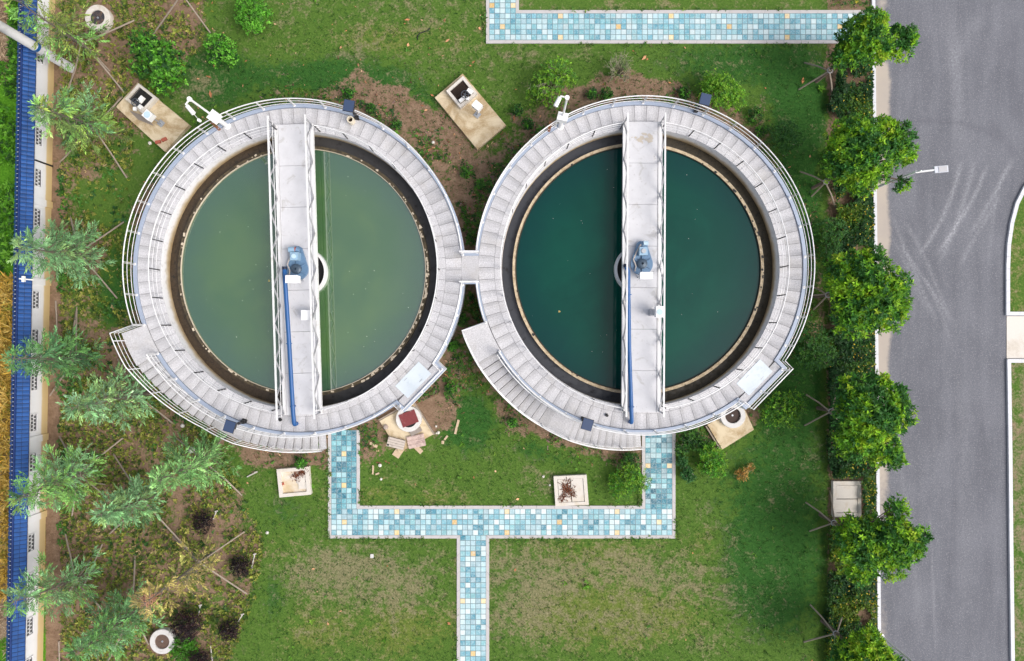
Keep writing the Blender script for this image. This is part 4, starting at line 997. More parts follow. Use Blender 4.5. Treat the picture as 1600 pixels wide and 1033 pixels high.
def manhole(px, py, r1, r0, h, lid, ring, label, lidz=-.06, group='round manholes'):
    p = W(px, py, h); k = (H - h) / H / 30
    T = thing('manhole', label, 'manhole', (p.x, p.y, 0), group)
    b = MB(); b.lathe((p.x, p.y), [(r1 * k, 0), (r1 * k, h - .02), (r1 * k - .02, h), (r0 * k, h), (r0 * k, h - .3)], 36); b.build('ring', ring, T)
    b = MB(); b.disc((p.x, p.y), r0 * k + .01, h + lidz, 30); ld = b.build('lid', lid, T)
    b = MB(); b.cyl((p.x, p.y), .05, h + lidz, h + lidz + .03, 10); b.build('lid_knob', 'grey_steel', ld)
    return T
def iron_lid():
    t = NT('iron_lid'); g = t.new('ShaderNodeTexChecker'); g.inputs['Scale'].default_value = 16; t.l.new(t.pos(), g.inputs[0])
    c = t.mix(t.math('MULTIPLY', g.outputs['Fac'], .35), lin(74, 72, 78, .8), lin(40, 40, 44, .8)); c = t.mix(t.smooth(t.noise(3, 6, .7), .5, .68), c, lin(150, 118, 92, .75)); t.base(c, .6, .2); return t.m
iron_lid()
manhole(152, 27, 20, 11.5, .34, 'iron_lid', 'grey_concrete', 'weathered grey manhole ring with dark iron lid in the upper bed')
manhole(253, 1003, 19.5, 11.5, .34, 'lid_brown', 'manhole_white', 'white manhole ring with brown lid by the purple shrub')
plain('lid_brown', lin(112, 90, 78, .75), .8, 0, .35, 9, dirt=lin(80, 66, 60, .7)); 
# manhole with red plate
T, c = quad_slab('drain_slab', 'tan concrete slab below the manhole with the red plate', 'slab', [(593, 658), (645, 629), (677, 679), (624, 707)], .22, 'slab_concrete', 'tan slabs at the tank feet')
for (x0, y0), (x1, y1) in (((647, 629), (678.5, 679)), ((592, 656.5), (644, 627.5))):
    b = MB(); p, q = W(x0, y0, .2), W(x1, y1, .2); b.beam((p.x, p.y, .12), (q.x, q.y, .12), .07, .24); b.build('formwork_board', 'pole_wood', T)
mh = manhole(638.3, 655, 20, 13, .55, 'black', 'manhole_white', 'white round manhole half covered by a red plate')
p = W(638.3, 654, .6); b = MB(); b.box((p.x, p.y, .555), (.86, .68, .03), math.radians(21)); tag(b.build('steel_plate', 'red_plate', origin=p), 'scuffed dark red plate laid over the white manhole', 'plate')
p = W(650, 674, .23); b = MB(); b.box((p.x, p.y, .223), (.62, .24, .10), math.radians(28)); tag(b.build('concrete_lump', 'grey_slat', origin=p), 'grey lump of set mortar between slab manhole and plank heap', 'lump')
def crate(px, py, ang):
    p = W(px, py, .5); T = thing('broken_crate', 'grey weathered slatted crate leaning by the slab', 'crate', (p.x, p.y, 0)); ca, sa = math.cos(ang), math.sin(ang)
    b = MB(); b.box((p.x, p.y, .0), (.86, .46, .44), ang); b.build('body', 'grey_slat', T)
    for k in range(4):
        o = -.19 + k * .125; b = MB(); b.box((p.x - sa * o, p.y + ca * o, .44), (.9, .11, .03), ang); b.build('board', 'board_grey', T)
    b = MB(); b.box((p.x - .38 * ca + .17 * sa, p.y - .38 * sa - .17 * ca, .471), (.1, .08, .006), ang); b.build('hole', 'black', T)
plain('board_grey', lin(208, 196, 186, .82), .9, 0, .12, 10, dirt=lin(160, 146, 138, .75))
crate(618.5, 693, math.radians(-14))
p = W(650, 690, .4); T = thing('plank_panel', 'pinkish battered plank panel beside the grey crate', 'panel', (p.x, p.y, 0))
b = MB(); b.box((p.x, p.y, .2), (.88, .64, .12), math.radians(12)); b.build('panel', 'plank_pink', T)
for k in range(3): b = MB(); o = -.2 + k * .2; b.box((p.x - o * math.sin(math.radians(12)), p.y + o, .32), (.9, .16, .02), math.radians(12)); b.build('board', 'plank_pink', T)
concrete('plank_pink', lin(214, 190, 180, .82), lin(168, 142, 138, .75), .55, 5); 
for o in T.children: o.data.materials[0] = MATS['plank_pink']
b = MB()
for s in (-.3, .3): b.box((p.x + s, p.y, .0), (.12, .4, .2), .2)
b.build('prop', 'grey_slat', T)
WOOD = [(624, 704, 56, 22, 12, 'pale splintered board under the grey crate'), (652, 700, -45, 20, 7, 'pale splintered board under the pink panel'), (584, 695, -28, 13, 4, 'short pale board on the lawn left of the crate'), (714, 667, 76, 23, 3.6, 'long pale batten on the lawn right of the slab'), (697, 684, 52, 8, 3, 'short pale offcut near the batten'), (692, 691, 85, 5, 4, 'stubby yellow wood block near the batten'), (583, 734, 88, 14, 2.4, 'narrow upright batten beside the path'), (590, 740, 20, 6, 2.5, 'tiny wood splinter beside the narrow batten')]
for px, py, a, L, wd_, lab in WOOD:
    p = W(px, py); b = MB(); b.box((p.x, p.y, .01), (L / 30, wd_ / 30, .05), math.radians(a)); tag(b.build('wood_scrap', 'pale_wood', origin=p), lab, 'wood scrap', 'wood scraps near the tank')
p = W(603, 667, .24); b = MB(); b.lathe((p.x, p.y), [(.01, .40), (.09, .38), (.14, .28), (.12, .221)], 9); tag(b.build('stone', 'rubble', origin=p), 'grey stone on the corner of the tan slab', 'stone')
# right drain slab and manhole, half under the tank
T, c = quad_slab('drain_slab', 'tan concrete slab at the foot of the teal tank', 'slab', [(1105.5, 664), (1160, 631), (1178, 671.5), (1128.5, 702.5)], .28, 'slab_concrete', 'tan slabs at the tank feet')
b = MB(); p, q = W(1103, 666, .2), W(1126, 703, .2); b.beam((p.x, p.y, .12), (q.x, q.y, .12), .07, .24); b.build('formwork_board', 'pole_wood', T)
manhole(1145.5, 649.5, 19.8, 12.3, .60, 'lid_dark', 'manhole_white', 'white manhole ring with dark brown lid partly under the teal tank railing', -.12)
plain('lid_dark', lin(74, 58, 52, .75), .8, 0, .3, 14)
for o in bpy.data.objects:
    if o.name.startswith('lid') and o.parent and o.parent.get('category') == 'manhole':
        lab = o.parent['label']
        for key, mm in (('dark brown lid', 'lid_dark'), ('brown lid by', 'lid_brown')):
            if key in lab and o.name.split('.')[0] == 'lid': o.data.materials[0] = MATS[mm]; break
p = W(581.5, 868.5); b = MB(); b.box((p.x, p.y, 0), (.17, .2, .06)); tag(b.build('marker_stone', 'manhole_white', origin=p), 'small square white marker stone in the lower lawn', 'marker stone')
b = MB(); P = [W(x, y, .02) for x, y in ((653, 62), (652, 57), (656, 52), (662, 50), (668, 48), (672, 44))]; b.tube(P, .03, 6); tag(b.build('cable_end', 'black', origin=P[0]), 'black curled cable end sticking out of the upper lawn', 'cable')
for px, py, s in ((849, 744.5, .12), (859, 758, .1), (681.5, 666, .1), (685, 676, .14), (682, 677, .09), (677, 223, .14), (594, 727, .16), (595.5, 748.5, .12), (286, 665, .18), (1005, 747, .08), (300, 703, .3), (418, 832, .14), (235, 224, .16), (131, 405, .2)):
    p = W(px, py); b = MB(); r = np.random.default_rng(int(px)); v = r.normal(0, 1, (8, 3)); v /= np.linalg.norm(v, axis=1)[:, None]
    b.lathe((p.x, p.y), [(.01, s * .8), (s * .5, s * .6), (s * .62, s * .2), (s * .5, 0)], 7)
    o = b.build('stone', 'stone_white', origin=p); tag(o, 'small whitish stone lying on grass or soil', 'stone', 'small whitish stones')
plain('stone_white', lin(226, 222, 214, .88), .9, 0, .1, 9)
for o in bpy.data.objects:
    if o.name.startswith('stone') and o.get('group') == 'small whitish stones': o.data.materials[0] = MATS['stone_white']

# ------------------------------------------------------------------ road lamps
def road_lamp(base, top, zt, arm, label, head=True):
    p = W(*base); q = W(top[0], top[1], zt)
    T = thing('street_lamp', label, 'street lamp', (p.x, p.y, 0), 'white lamps along the kerb')
    b = MB(); b.tube([(p.x, p.y, 0), (q.x, q.y, zt)], [.075, .05], 12); b.cyl((p.x, p.y), .14, 0, .05, 12); b.build('pole', 'white_box', T, smooth=False)
    b = MB(); b.tube([(q.x, q.y, zt), (q.x + .05, q.y - .02, zt + .3)], .03, 8); b.build('pole_tip', 'white_box', T)
    e = W(arm[0], arm[1], zt + .1); b = MB(); b.tube([(q.x, q.y, zt - .1), (e.x, e.y, zt + .1)], .045, 8); b.build('arm', 'white_box', T)
    d = Vector((e.x - q.x, e.y - q.y, 0)).normalized(); a = math.atan2(d.y, d.x); c = e + d * .3
    b = MB(); b.box((c.x, c.y, zt + .05), (.62, .30, .09), a); hd = b.build('lamp_head', 'lamp_grey', T)
    b = MB(); b.box((c.x + d.x * .06, c.y + d.y * .06, zt + .141), (.38, .24, .02), a); b.build('heat_sink', 'truss_grey', hd)
plain('lamp_grey', lin(206, 210, 220, .88), .4)
zt = 4.3
def up(b): k = 35 / (35 - zt); return (800 + (b[0] - 800) * k, 516.5 + (b[1] - 516.5) * k)
road_lamp((1354, 299), up((1354, 299)), zt, (1460, 265.5), 'white street lamp reaching over the road through the second road tree')
road_lamp((1377, 994), up((1377, 994)), zt, (1490, 1058), 'white street lamp pole rising beside the lowest road tree')

for (x0, y0), (x1, y1), lab in (((333, 812), (338, 799), 'short white stake by the blackish bush above the dying cedar'), ((393, 888), (398, 866), 'short white stake right of the second blackish bush'), ((310, 961), (313, 946), 'short white stake touching the largest purple bush'), ((372, 972), (379, 960), 'short white stake at the bed edge near the purple bush'), ((329, 1008), (332, 1036), 'longer white stake by the bottom edge of the bed'), ((386, 745), (400, 738), 'short grey stake lying at the lawn edge below the stairs')):
    a, e = W(x0, y0, .05), W(x1, y1, .12); b = MB(); b.tube([a, e], [.035, .03], 6); b.box((e.x, e.y, e.z - .02), (.16, .07, .04), .3); tag(b.build('short_stake', 'truss_pale', origin=a), lab, 'stake', 'short pale stakes in the bed')
plain('truss_pale', lin(206, 200, 194, .8), .8, 0, .15, 10)
# ------------------------------------------------------------------ foliage builders
def jit(c, n, r, s=.18):
    c = np.array(c)[None, :] * np.exp(r.normal(0, s, (n, 1))); return np.clip(c * np.exp(r.normal(0, s * .35, (n, 3))), 0, .9)
def clusters(mb, C, A, r, k, L, Wd, cols, tilt=(35, 80), spread=.03, jl=.18):
    """k leaves radiate from every cluster centre C about its axis A"""
    n = len(C); C = np.repeat(C, k, 0); A = np.repeat(unit(A), k, 0)
    ph = np.tile(np.arange(k) * 2 * PI / k, n) + np.repeat(r.uniform(0, 6.28, n), k) + r.normal(0, .3, n * k)
    ref = np.where(np.abs(A[:, 2:3]) < .9, np.array([[0, 0, 1.0]]), np.array([[1.0, 0, 0]]))
    X = unit(np.cross(A, ref)); Y = np.cross(A, X)
    t = np.radians(r.uniform(tilt[0], tilt[1], n * k))[:, None]
    R = X * np.cos(ph)[:, None] + Y * np.sin(ph)[:, None]
    D = unit(A * np.cos(t) + R * np.sin(t)); N = unit(A * np.sin(t) - R * np.cos(t))
    cc = np.repeat(cols, k, 0) * np.exp(r.normal(0, jl, (n * k, 1)))
    mb.leaves(C + r.normal(0, spread, (n * k, 3)), D, N, L * r.uniform(.6, 1.3, n * k), Wd * r.uniform(.7, 1.25, n * k), np.clip(cc, 0, .9))
def in_lobes(lobes, n, r, shell=.62):
    vol = np.array([l[3] * l[4] * l[5] for l in lobes]) ** .8; ids = r.choice(len(lobes), n, p=vol / vol.sum()); Lb = np.array(lobes)[ids]
    v = unit(r.normal(0, 1, (n, 3))); rad = np.where(r.random(n) < shell, r.uniform(.78, 1.08, n), r.uniform(.25, .85, n))
    v[:, 2] = np.where((v[:, 2] < -.2) & (r.random(n) < .7), -v[:, 2], v[:, 2])
    rough = 1 + .28 * (fbm(v[:, 0] * 50 + Lb[:, 0] * 30, v[:, 1] * 50 + v[:, 2] * 37 + Lb[:, 1] * 30, 34, 3, 3) - .5) * 2
    P = Lb[:, :3] + v * Lb[:, 3:6] * (rad * rough)[:, None]
    return P, v
def palette(cols, w, n, r):
    return np.array(cols)[r.choice(len(cols), n, p=np.array(w) / sum(w))] * np.exp(r.normal(0, .12, (n, 1)))
def limbs(mb, base, tips, r0, r):
    for t in tips:
        t = Vector(t); m = base.lerp(t, .5) + Vector((0, 0, .12 * (t - base).length)) + Vector(r.normal(0, .05, 3).tolist())
        mb.tube([base, m, t], [r0, r0 * .6, r0 * .25], 6, caps=False)
LIME = (.24, .46, .018); LEAF = (.105, .28, .018); DEEP = (.038, .150, .024); GOLD = (.36, .50, .030); OLIVE = (.10, .16, .02)

def road_tree(name, apex, lobes_px, label, seed, n=1500, L=.19):
    """broadleaf tree: tapered trunk, limbs and leaf rosettes in several lobes. lobes: (px, py, radius px, z, height radius)"""
    r = np.random.default_rng(seed); b0 = W(apex[0], apex[1], 1.5); b0.z = 0
    T = thing(name, label, 'tree', tuple(b0), 'broadleaf trees along the road')
    lobes = []
    for px, py, rp, z, hz in lobes_px:
        p = W(px, py, z); k = (H - z) / H / 30; lobes.append((p.x, p.y, z, rp * k, rp * k, hz))
    b = MB(); zc = min(l[2] for l in lobes) - .3; top = Vector((b0.x, b0.y, zc)) + Vector(((lobes[0][0] - b0.x) * .15, (lobes[0][1] - b0.y) * .15, 0))
    b.tube([b0, b0.lerp(top, .5) + Vector((.03, .02, 0)), top], [.10, .08, .065], 10)
    tips = [(l[0] + r.normal(0, .3) * l[3], l[1] + r.normal(0, .3) * l[4], l[2] + .2) for l in lobes for _ in range(4)]
    n = int(n * 1.2); limbs(b, top, tips, .05, r); b.build('trunk', 'bark', T, smooth=True)
    P, v = in_lobes(lobes, n, r); A = unit(v + np.array([[0, 0, .75]]) + r.normal(0, .3, (n, 3)))
    # age of the shoots varies from limb to limb: young tips are lime, older whorls deep green
    f = fbm(P[:, 0] * 40, P[:, 1] * 40 + P[:, 2] * 23, 17, seed, 3) + r.normal(0, .10, n)
    q = np.quantile(f, [.36, .72, .955]); c = np.where((f < q[0])[:, None], np.array(DEEP), np.where((f < q[1])[:, None], np.array(LEAF), np.where((f < q[2])[:, None], np.array(LIME), np.array(GOLD))))
    c = c * np.exp(r.normal(0, .15, (n, 1)))
    b = MB(); clusters(b, P, A, r, 8, L, .078, c, (25, 85), jl=.24); b.build('crown', 'leaf', T)
    return T
road_tree('road_tree', (1297, 110), [(1345, 62, 34, 3.4, .9), (1322, 88, 22, 3.0, .7), (1362, 38, 22, 3.9, .7), (1372, 78, 20, 3.3, .6), (1402, 66, 27, 2.9, .5), (1418, 55, 14, 3.0, .35)], 'topmost road tree, spreading over the end of the blue path and the asphalt', 21, 1350)
road_tree('road_tree', (1291, 284), [(1350, 240, 52, 3.5, 1.1), (1318, 255, 34, 3.0, .9), (1400, 215, 24, 3.6, .6), (1412, 240, 18, 3.4, .5), (1320, 215, 26, 3.2, .8), (1378, 200, 16, 3.6, .5), (1408, 288, 12, 2.9, .35), (1340, 280, 26, 3.0, .7)], 'second road tree from the top, dense crown with street lamp arm beside it', 22, 1900)
road_tree('road_tree', (1294, 461), [(1352, 455, 52, 3.4, 1.1), (1325, 430, 36, 3.0, .9), (1395, 448, 26, 3.3, .7), (1335, 490, 36, 3.1, .9), (1385, 490, 28, 3.2, .7), (1360, 405, 22, 3.2, .6), (1400, 470, 22, 3.1, .6)], 'bright lime tipped road tree level with the drives on the bridges', 23, 1950)
road_tree('road_tree', (1299, 643), [(1352, 650, 46, 3.5, 1.0), (1330, 615, 28, 3.1, .7), (1392, 650, 30, 3.4, .8), (1335, 690, 30, 3.1, .8), (1380, 700, 28, 3.2, .7), (1370, 600, 20, 3.0, .5), (1398, 620, 20, 3.1, .5), (1395, 715, 18, 2.9, .5)], 'deep green road tree just above the square pit by the kerb', 24, 1900)
road_tree('road_tree', (1303, 817), [(1350, 850, 40, 3.3, .9), (1395, 840, 38, 3.6, .9), (1420, 850, 26, 3.5, .6), (1400, 795, 18, 3.6, .4), (1330, 830, 24, 2.9, .6), (1390, 875, 30, 3.2, .6), (1440, 835, 14, 3.5, .35), (1345, 890, 22, 2.9, .5)], 'wide ragged road tree just below the square pit by the kerb', 25, 1850)
road_tree('road_tree', (1306, 990), [(1350, 1020, 36, 3.2, .9), (1370, 1040, 34, 3.4, .9), (1330, 1040, 34, 3.0, .8), (1395, 1045, 22, 3.3, .5), (1360, 1000, 20, 2.9, .5)], 'lowest road tree, cut by the bottom edge beside the leaning lamp pole', 26, 1300)

def cedar(apex, tip, R, label, seed, pal, dens=1.0, group='young cedars along the white wall', bare=0.0, taper=.85):
    """conifer: trunk, whorls of drooping branches carrying brush-like sprays. apex = where its stakes meet, tip = pixel of its top"""
    r = np.random.default_rng(seed); b0 = W(apex[0], apex[1], 1.5); b0.z = 0
    best = min(np.linspace(2.5, 7.0, 46), key=lambda z: (W(tip[0], tip[1], z).xy - b0.xy).length); R *= .86; Ht = float(best); tp = W(tip[0], tip[1], Ht)
    T = thing('cedar_tree', label, 'tree', tuple(b0), group)
    def axis_(z): t = z / Ht; return np.array([b0.x + (tp.x - b0.x) * t * t, b0.y + (tp.y - b0.y) * t * t, z])
    b = MB(); b.tube([Vector(axis_(z).tolist()) for z in np.linspace(0, Ht, 9)], list(np.linspace(.085, .012, 9)), 8)
    m = MB(); Ps, Ds, Ns, Ls, Ws, Cs = [], [], [], [], [], []
    z = 1.15; lev = 0
    while z < Ht - .1:
        rad = 1.12 * R * min(1.0, .35 + 1.5 * z / Ht) * (1 - (z / Ht)) ** .72 + .2
        nb = 5 if z < Ht * .6 else 4
        for k in range(nb):
            if r.random() > .86 * min(1, dens): continue
            az = k * 2 * PI / nb + lev * .9 + r.normal(0, .25); L = rad * r.uniform(.65, 1.2)
            d = np.array([math.cos(az), math.sin(az), 0]); o = axis_(z + r.normal(0, .07))
            def bp(s): return o + d * L * s + np.array([0, 0, L * (.30 * s - .42 * s * s)])
            b.tube([Vector(bp(s).tolist()) for s in (0, .5, 1)], [.018, .012, .005], 4, caps=False)
            tone = np.array(pal[r.choice(len(pal))]) * math.exp(r.normal(0, .16))
            nt = max(5, int(L * 9.5 * dens))
            for j in range(nt):
                s = r.uniform(.12, 1.0) if j else 1.0
                base = bp(s); side = r.choice((-1, 1)); ang = az + side * r.uniform(.3, 1.05) * (1 - .6 * (s > .97)); tl = (.26 + .30 * L * (1 - s * .7)) * r.uniform(.7, 1.2)
                td = np.array([math.cos(ang), math.sin(ang), r.uniform(-.25, .18)]); td /= np.linalg.norm(td)
                nn = 8; u = np.linspace(0, .95, nn)
                Q = base[None] + td[None] * (tl * u)[:, None] + r.normal(0, .012, (nn, 3))
                sa = ang + np.where(np.arange(nn) % 2, 1, -1) * r.uniform(.25, .75, nn) * (1 - .55 * u); sa[-1] = ang
                D = np.stack([np.cos(sa), np.sin(sa), r.normal(.05, .22, nn)], 1)
                Ps.append(Q); Ds.append(D); Ns.append(unit(np.stack([r.normal(0, .35, nn), r.normal(0, .35, nn), np.ones(nn)], 1)))
                tw = math.exp(r.normal(.12, .28)); Ls.append(r.uniform(.12, .23, nn)); Ws.append(r.uniform(.032, .056, nn)); Cs.append(np.clip(tw * tone[None] * np.exp(r.normal(0, .18, (nn, 1))) * (1 + .5 * u[:, None]), 0, .9))
        z += r.uniform(.26, .36); lev += 1
    b.build('trunk', 'needle_bark', T)
    D = unit(np.concatenate(Ds)); m.leaves(np.concatenate(Ps), D, np.concatenate(Ns), np.concatenate(Ls), np.concatenate(Ws), np.concatenate(Cs)); m.build('crown', 'needle', T)
    return T
BLUE = [(.110, .225, .095), (.145, .275, .125), (.085, .185, .07), (.155, .255, .09)]
GREEN = [(.12, .26, .06), (.17, .32, .08), (.09, .21, .055), (.19, .31, .06)]
YGRN = [(.14, .20, .04), (.19, .25, .05), (.11, .17, .045)]
YELN = [(.25, .21, .06), (.30, .25, .08), (.22, .18, .07), (.22, .22, .06)]
cedar((121, 66), (20, -4), 1.75, 'yellowish sparse cedar at the top, behind the concrete pole', 41, YGRN + GREEN[:1], .75)
cedar((146, 196), (58, 168), 1.9, 'olive tinged cedar below the concrete pole', 42, YGRN + BLUE + GREEN, 1.0)
cedar((122, 398), (22, 388), 1.85, 'blue green cedar over the coping beside the small wall lamp', 43, BLUE, .95)
cedar((116, 560), (20, 560), 1.6, 'dark green cedar over the wall left of the stair platform', 44, [BLUE[2], GREEN[2], (.06, .15, .06)], .95)
cedar((213, 617), (112, 638), 1.6, 'pale grey green cedar near the foot of the stair platform', 45, BLUE + [(.15, .26, .14)], .8)
cedar((325, 716), (246, 752), 1.75, 'fresh green open cedar left of the stairs of the green tank', 46, [(.13, .27, .08), (.16, .31, .10), (.10, .22, .07)], .75)
cedar((122, 740), (20, 784), 1.7, 'green cedar over the wall with crossed poles at its foot', 47, GREEN + BLUE[:2], .95)
cedar((222, 784), (150, 806), 1.2, 'small dense bluish cedar in the middle of the bed', 48, BLUE, 1.1)
cedar((117, 906), (14, 942), 1.8, 'blue green cedar hanging over the lower wall', 49, BLUE + GREEN[:1], .95)
cedar((206, 957), (118, 1022), 1.6, 'dark blue green cedar at the bottom edge near the white manhole', 50, [BLUE[0], BLUE[2], GREEN[2]], 1.05)
cedar((310, 880), (222, 946), 1.75, 'dying cedar with sparse yellow needles and a bare pinkish top', 51, YELN, .38)
r = np.random.default_rng(77); b = MB(); c = W(226, 942, 4.6)
for k in range(110):
    a = r.uniform(0, 6.28); d = Vector((math.cos(a), math.sin(a), r.normal(0, .3))); s = Vector((c.x, c.y, c.z - r.uniform(0, .8))); L_ = r.uniform(.3, .75); e = s + d * L_
    b.tube([s, s.lerp(e, .6) + Vector(r.normal(0, .04, 3).tolist()), e], [.014, .010, .005], 4, col=tuple(np.array(lin(222, 168, 138, .8)) * r.uniform(.8, 1.1)))
dead = [o for o in bpy.data.objects if o.get('label', '').startswith('dying cedar')][0]
b.build('dead_top', 'dry_leaf', dead)

# ------------------------------------------------------------------ tree stakes
def stakes(apex, ends, label, z=1.5, pale=False):
    a = W(apex[0], apex[1], z); T = thing('tree_stakes', label, 'tree stakes', (a.x, a.y, 0), 'wooden stakes propping the trees')
    for k, (x, y) in enumerate(ends):
        e = W(x, y, 0); d = (a - e).normalized(); s = Vector((-d.y, d.x, 0)).normalized() * (.07 * (k - 1)); b = MB()
        b.tube([e, e.lerp(a, .5) + Vector((.02, .015, 0)), a + d * .2 + s], [.042, .04, .033], 7); b.build('pole', 'pole_wood', T)
    b = MB(); b.tube([(a.x + .13 * math.cos(t), a.y + .13 * math.sin(t), z) for t in np.linspace(0, 2 * PI, 13)[:-1]], .028, 5, closed=True); b.build('tie', 'truss_grey' if pale else 'pole_wood', T)
stakes((130, 68), [(212, 31), (196, 147), (171, 111), (106, 141)], 'wooden stakes of the yellowish cedar behind the concrete pole')
stakes((283, -8), [(329, 52), (239, 54), (295, -60)], 'wooden stakes cut off by the top edge above the bright bush')
stakes((146, 200), [(191, 151), (198, 278), (94, 253)], 'wooden stakes of the olive tinged cedar by the upper valve slab')
stakes((122, 396), [(196, 345), (183, 466), (110, 338)], 'wooden stakes of the blue green cedar by the wall lamp')
stakes((117, 560), [(140, 543), (78, 618), (120, 480)], 'wooden stakes of the dark green cedar left of the stair platform')
stakes((213, 618), [(184, 561), (272, 663), (236, 616)], 'wooden stakes of the pale grey green cedar by the stairs')
stakes((322, 722), [(276, 685), (347, 685), (378, 774)], 'wooden stakes of the fresh green open cedar')
stakes((122, 740), [(93, 682), (195, 682), (160, 772), (112, 809)], 'crossed wooden stakes of the cedar on the bare soil by the wall')
stakes((224, 785), [(295, 860), (176, 708), (169, 836)], 'wooden stakes of the small dense bluish cedar')
stakes((118, 908), [(141, 876), (101, 830), (159, 952)], 'wooden stakes of the cedar hanging over the lower wall')
stakes((206, 958), [(211, 870), (232, 1007), (169, 1033)], 'wooden stakes of the dark cedar near the white manhole')
stakes((310, 880), [(386, 928), (386, 828), (270, 838)], 'wooden stakes of the dying yellow cedar')
stakes((1297, 110), [(1257, 98), (1248, 140), (1300, 152)], 'pale wooden stakes of the topmost road tree', 1.5, True)
stakes((1291, 284), [(1250, 268), (1268, 307), (1305, 324)], 'pale wooden stakes of the second road tree', 1.5, True)
stakes((1294, 461), [(1270, 448), (1271, 484), (1262, 462)], 'pale wooden stakes of the lime tipped road tree', 1.5, True)
stakes((1299, 643), [(1260, 617), (1257, 665), (1308, 606), (1310, 660)], 'pale wooden stakes of the deep green road tree', 1.5, True)
stakes((1303, 817), [(1259, 785), (1265, 830), (1297, 767)], 'pale wooden stakes below the square pit by the kerb', 1.5, True)
stakes((1306, 990), [(1266, 945), (1256, 1003), (1318, 957)], 'pale wooden stakes of the lowest road tree', 1.5, True)
LOOSE = [((87, 470), (89, 512), 'thin pole on bare soil along the wall foot'), ((131, 916), (160, 850), 'long pole lying on bare soil between two lower cedars'), ((97, 942), (134, 886), 'pole lying under the cedar hanging over the lower wall'), ((92, 1002), (93, 1040), 'short pole by the wall foot at the bottom edge'), ((114, 520), (120, 482), 'dark pole in the greener weeds left of the green tank'), ((148, 755), (165, 757), 'short stick on the bare soil by the crossed stakes')]
for p, q, lab in LOOSE:
    a, e = W(*p, .06), W(*q, .08); b = MB(); b.tube([a, a.lerp(e, .5) + Vector((.01, .01, .01)), e], [.045, .042, .035], 7); tag(b.build('loose_pole', 'pole_wood', origin=a), lab, 'pole', 'loose poles in the planted bed')

# ------------------------------------------------------------------ bushes
def bush(px, py, rp, hgt, label, seed, cols, w, n=300, L=.13, Wd=.07, k=6, lobes=None, bare=0, name='bush', shell=.6, group='bushes round the tanks', tilt=(30, 85)):
    r = np.random.default_rng(seed); lb = []
    for (x, y, q, z) in (lobes or [(px, py, rp, hgt)]):
        p = W(x, y, z * .6); kk = (H - z * .6) / H / 30; lb.append((p.x, p.y, z * .55, q * kk * .93, q * kk * .93, z * .5))
    base = Vector((lb[0][0], lb[0][1], 0)); T = thing(name, label, name.replace('_', ' '), tuple(base), group)
    b = MB()
    for i in range(8 + bare):
        q = lb[i % len(lb)]; a = r.uniform(0, 6.28); d = r.uniform(.5, 1.0) * (1.05 if i < bare else .8)
        tip = Vector((q[0] + q[3] * d * math.cos(a), q[1] + q[4] * d * math.sin(a), q[2] + q[5] * r.uniform(.2, 1.0))); m = base.lerp(tip, .5) + Vector((0, 0, .1))
        b.tube([base, m, tip], [.022, .014, .007], 5, caps=False)
        if i < bare:
            for _ in range(3): e = m.lerp(tip, r.uniform(.2, .9)); b.tube([e, e + Vector(r.normal(0, .16, 3).tolist())], [.009, .005], 4, caps=False)
    b.build('stems', 'twig' , T)
    n = int(n * 1.25); P, v = in_lobes(lb, n, r, shell); P[:, 2] = np.maximum(P[:, 2], .06)
    A = unit(v + np.array([[0, 0, .7]]) + r.normal(0, .3, (n, 3))); b = MB(); clusters(b, P, A, r, k, L, Wd, palette(cols, w, n, r), tilt); b.build('foliage', 'leaf', T)
    return T
plain('twig', lin(170, 166, 140, .75), .9, 0, .2, 12)
BR = (.09, .32, .022); BRL = (.18, .48, .05); DG = (.020, .085, .016); MG = (.070, .20, .026); LG = (.20, .40, .028); FG = (.045, .15, .035)
bush(395, 22, 27, 1.6, 'bright green bush at the top edge of the lawn', 61, [BR, BRL, MG], [4, 3, 2], 330)
bush(245, 100, 45, 2.4, 'big bright green bush with round leaf tufts beside the valve slab', 62, [BR, BRL, DG, MG], [3, 3, 3, 2], 560, .15, .10, lobes=[(228, 70, 24, 2.2), (255, 100, 34, 2.6), (225, 105, 18, 1.8), (272, 100, 20, 2.0), (256, 132, 16, 1.8), (240, 85, 22, 2.4)])
bush(347, 80, 26, 1.4, 'looser bright green bush between the big bush and the lawn', 63, [BR, BRL, DG], [3, 2, 2], 220, lobes=[(340, 70, 18, 1.5), (352, 80, 20, 1.4), (362, 92, 12, 1.1), (335, 95, 10, 1.0)], bare=4)
bush(862, 132, 42, 1.8, 'leggy lime bush with pale bare twigs above the teal tank', 64, [LG, (.12, .30, .03), MG], [3, 3, 1], 300, .12, .07, lobes=[(870, 112, 24, 1.9), (858, 135, 30, 1.7), (838, 145, 16, 1.2), (885, 122, 16, 1.6), (868, 158, 18, 1.2)], bare=34, shell=.8)
bush(968, 108, 24, 1.3, 'almost bare grey twigged bush above the teal tank', 65, [MG, LG], [1, 1], 26, .07, .03, bare=46)
bush(1130, 147, 36, 1.7, 'dense lime bush behind the solar lamp of the teal tank', 66, [LG, (.12, .32, .02), MG], [3, 3, 1], 470, .12, .065, lobes=[(1125, 142, 28, 1.8), (1145, 155, 20, 1.4), (1105, 140, 16, 1.3), (1112, 128, 16, 1.5)])
bush(1226, 215, 27, 1.5, 'dark feathery bush at the upper right of the teal tank', 67, [FG, MG, DG], [4, 2, 2], 480, .10, .035, tilt=(20, 70))
bush(1297, 368, 26, 1.2, 'dark green rounded bush between teal tank and hedge', 68, [FG, MG], [3, 2], 430, .09, .05, lobes=[(1297, 360, 24, 1.2), (1296, 388, 18, 1.0)])
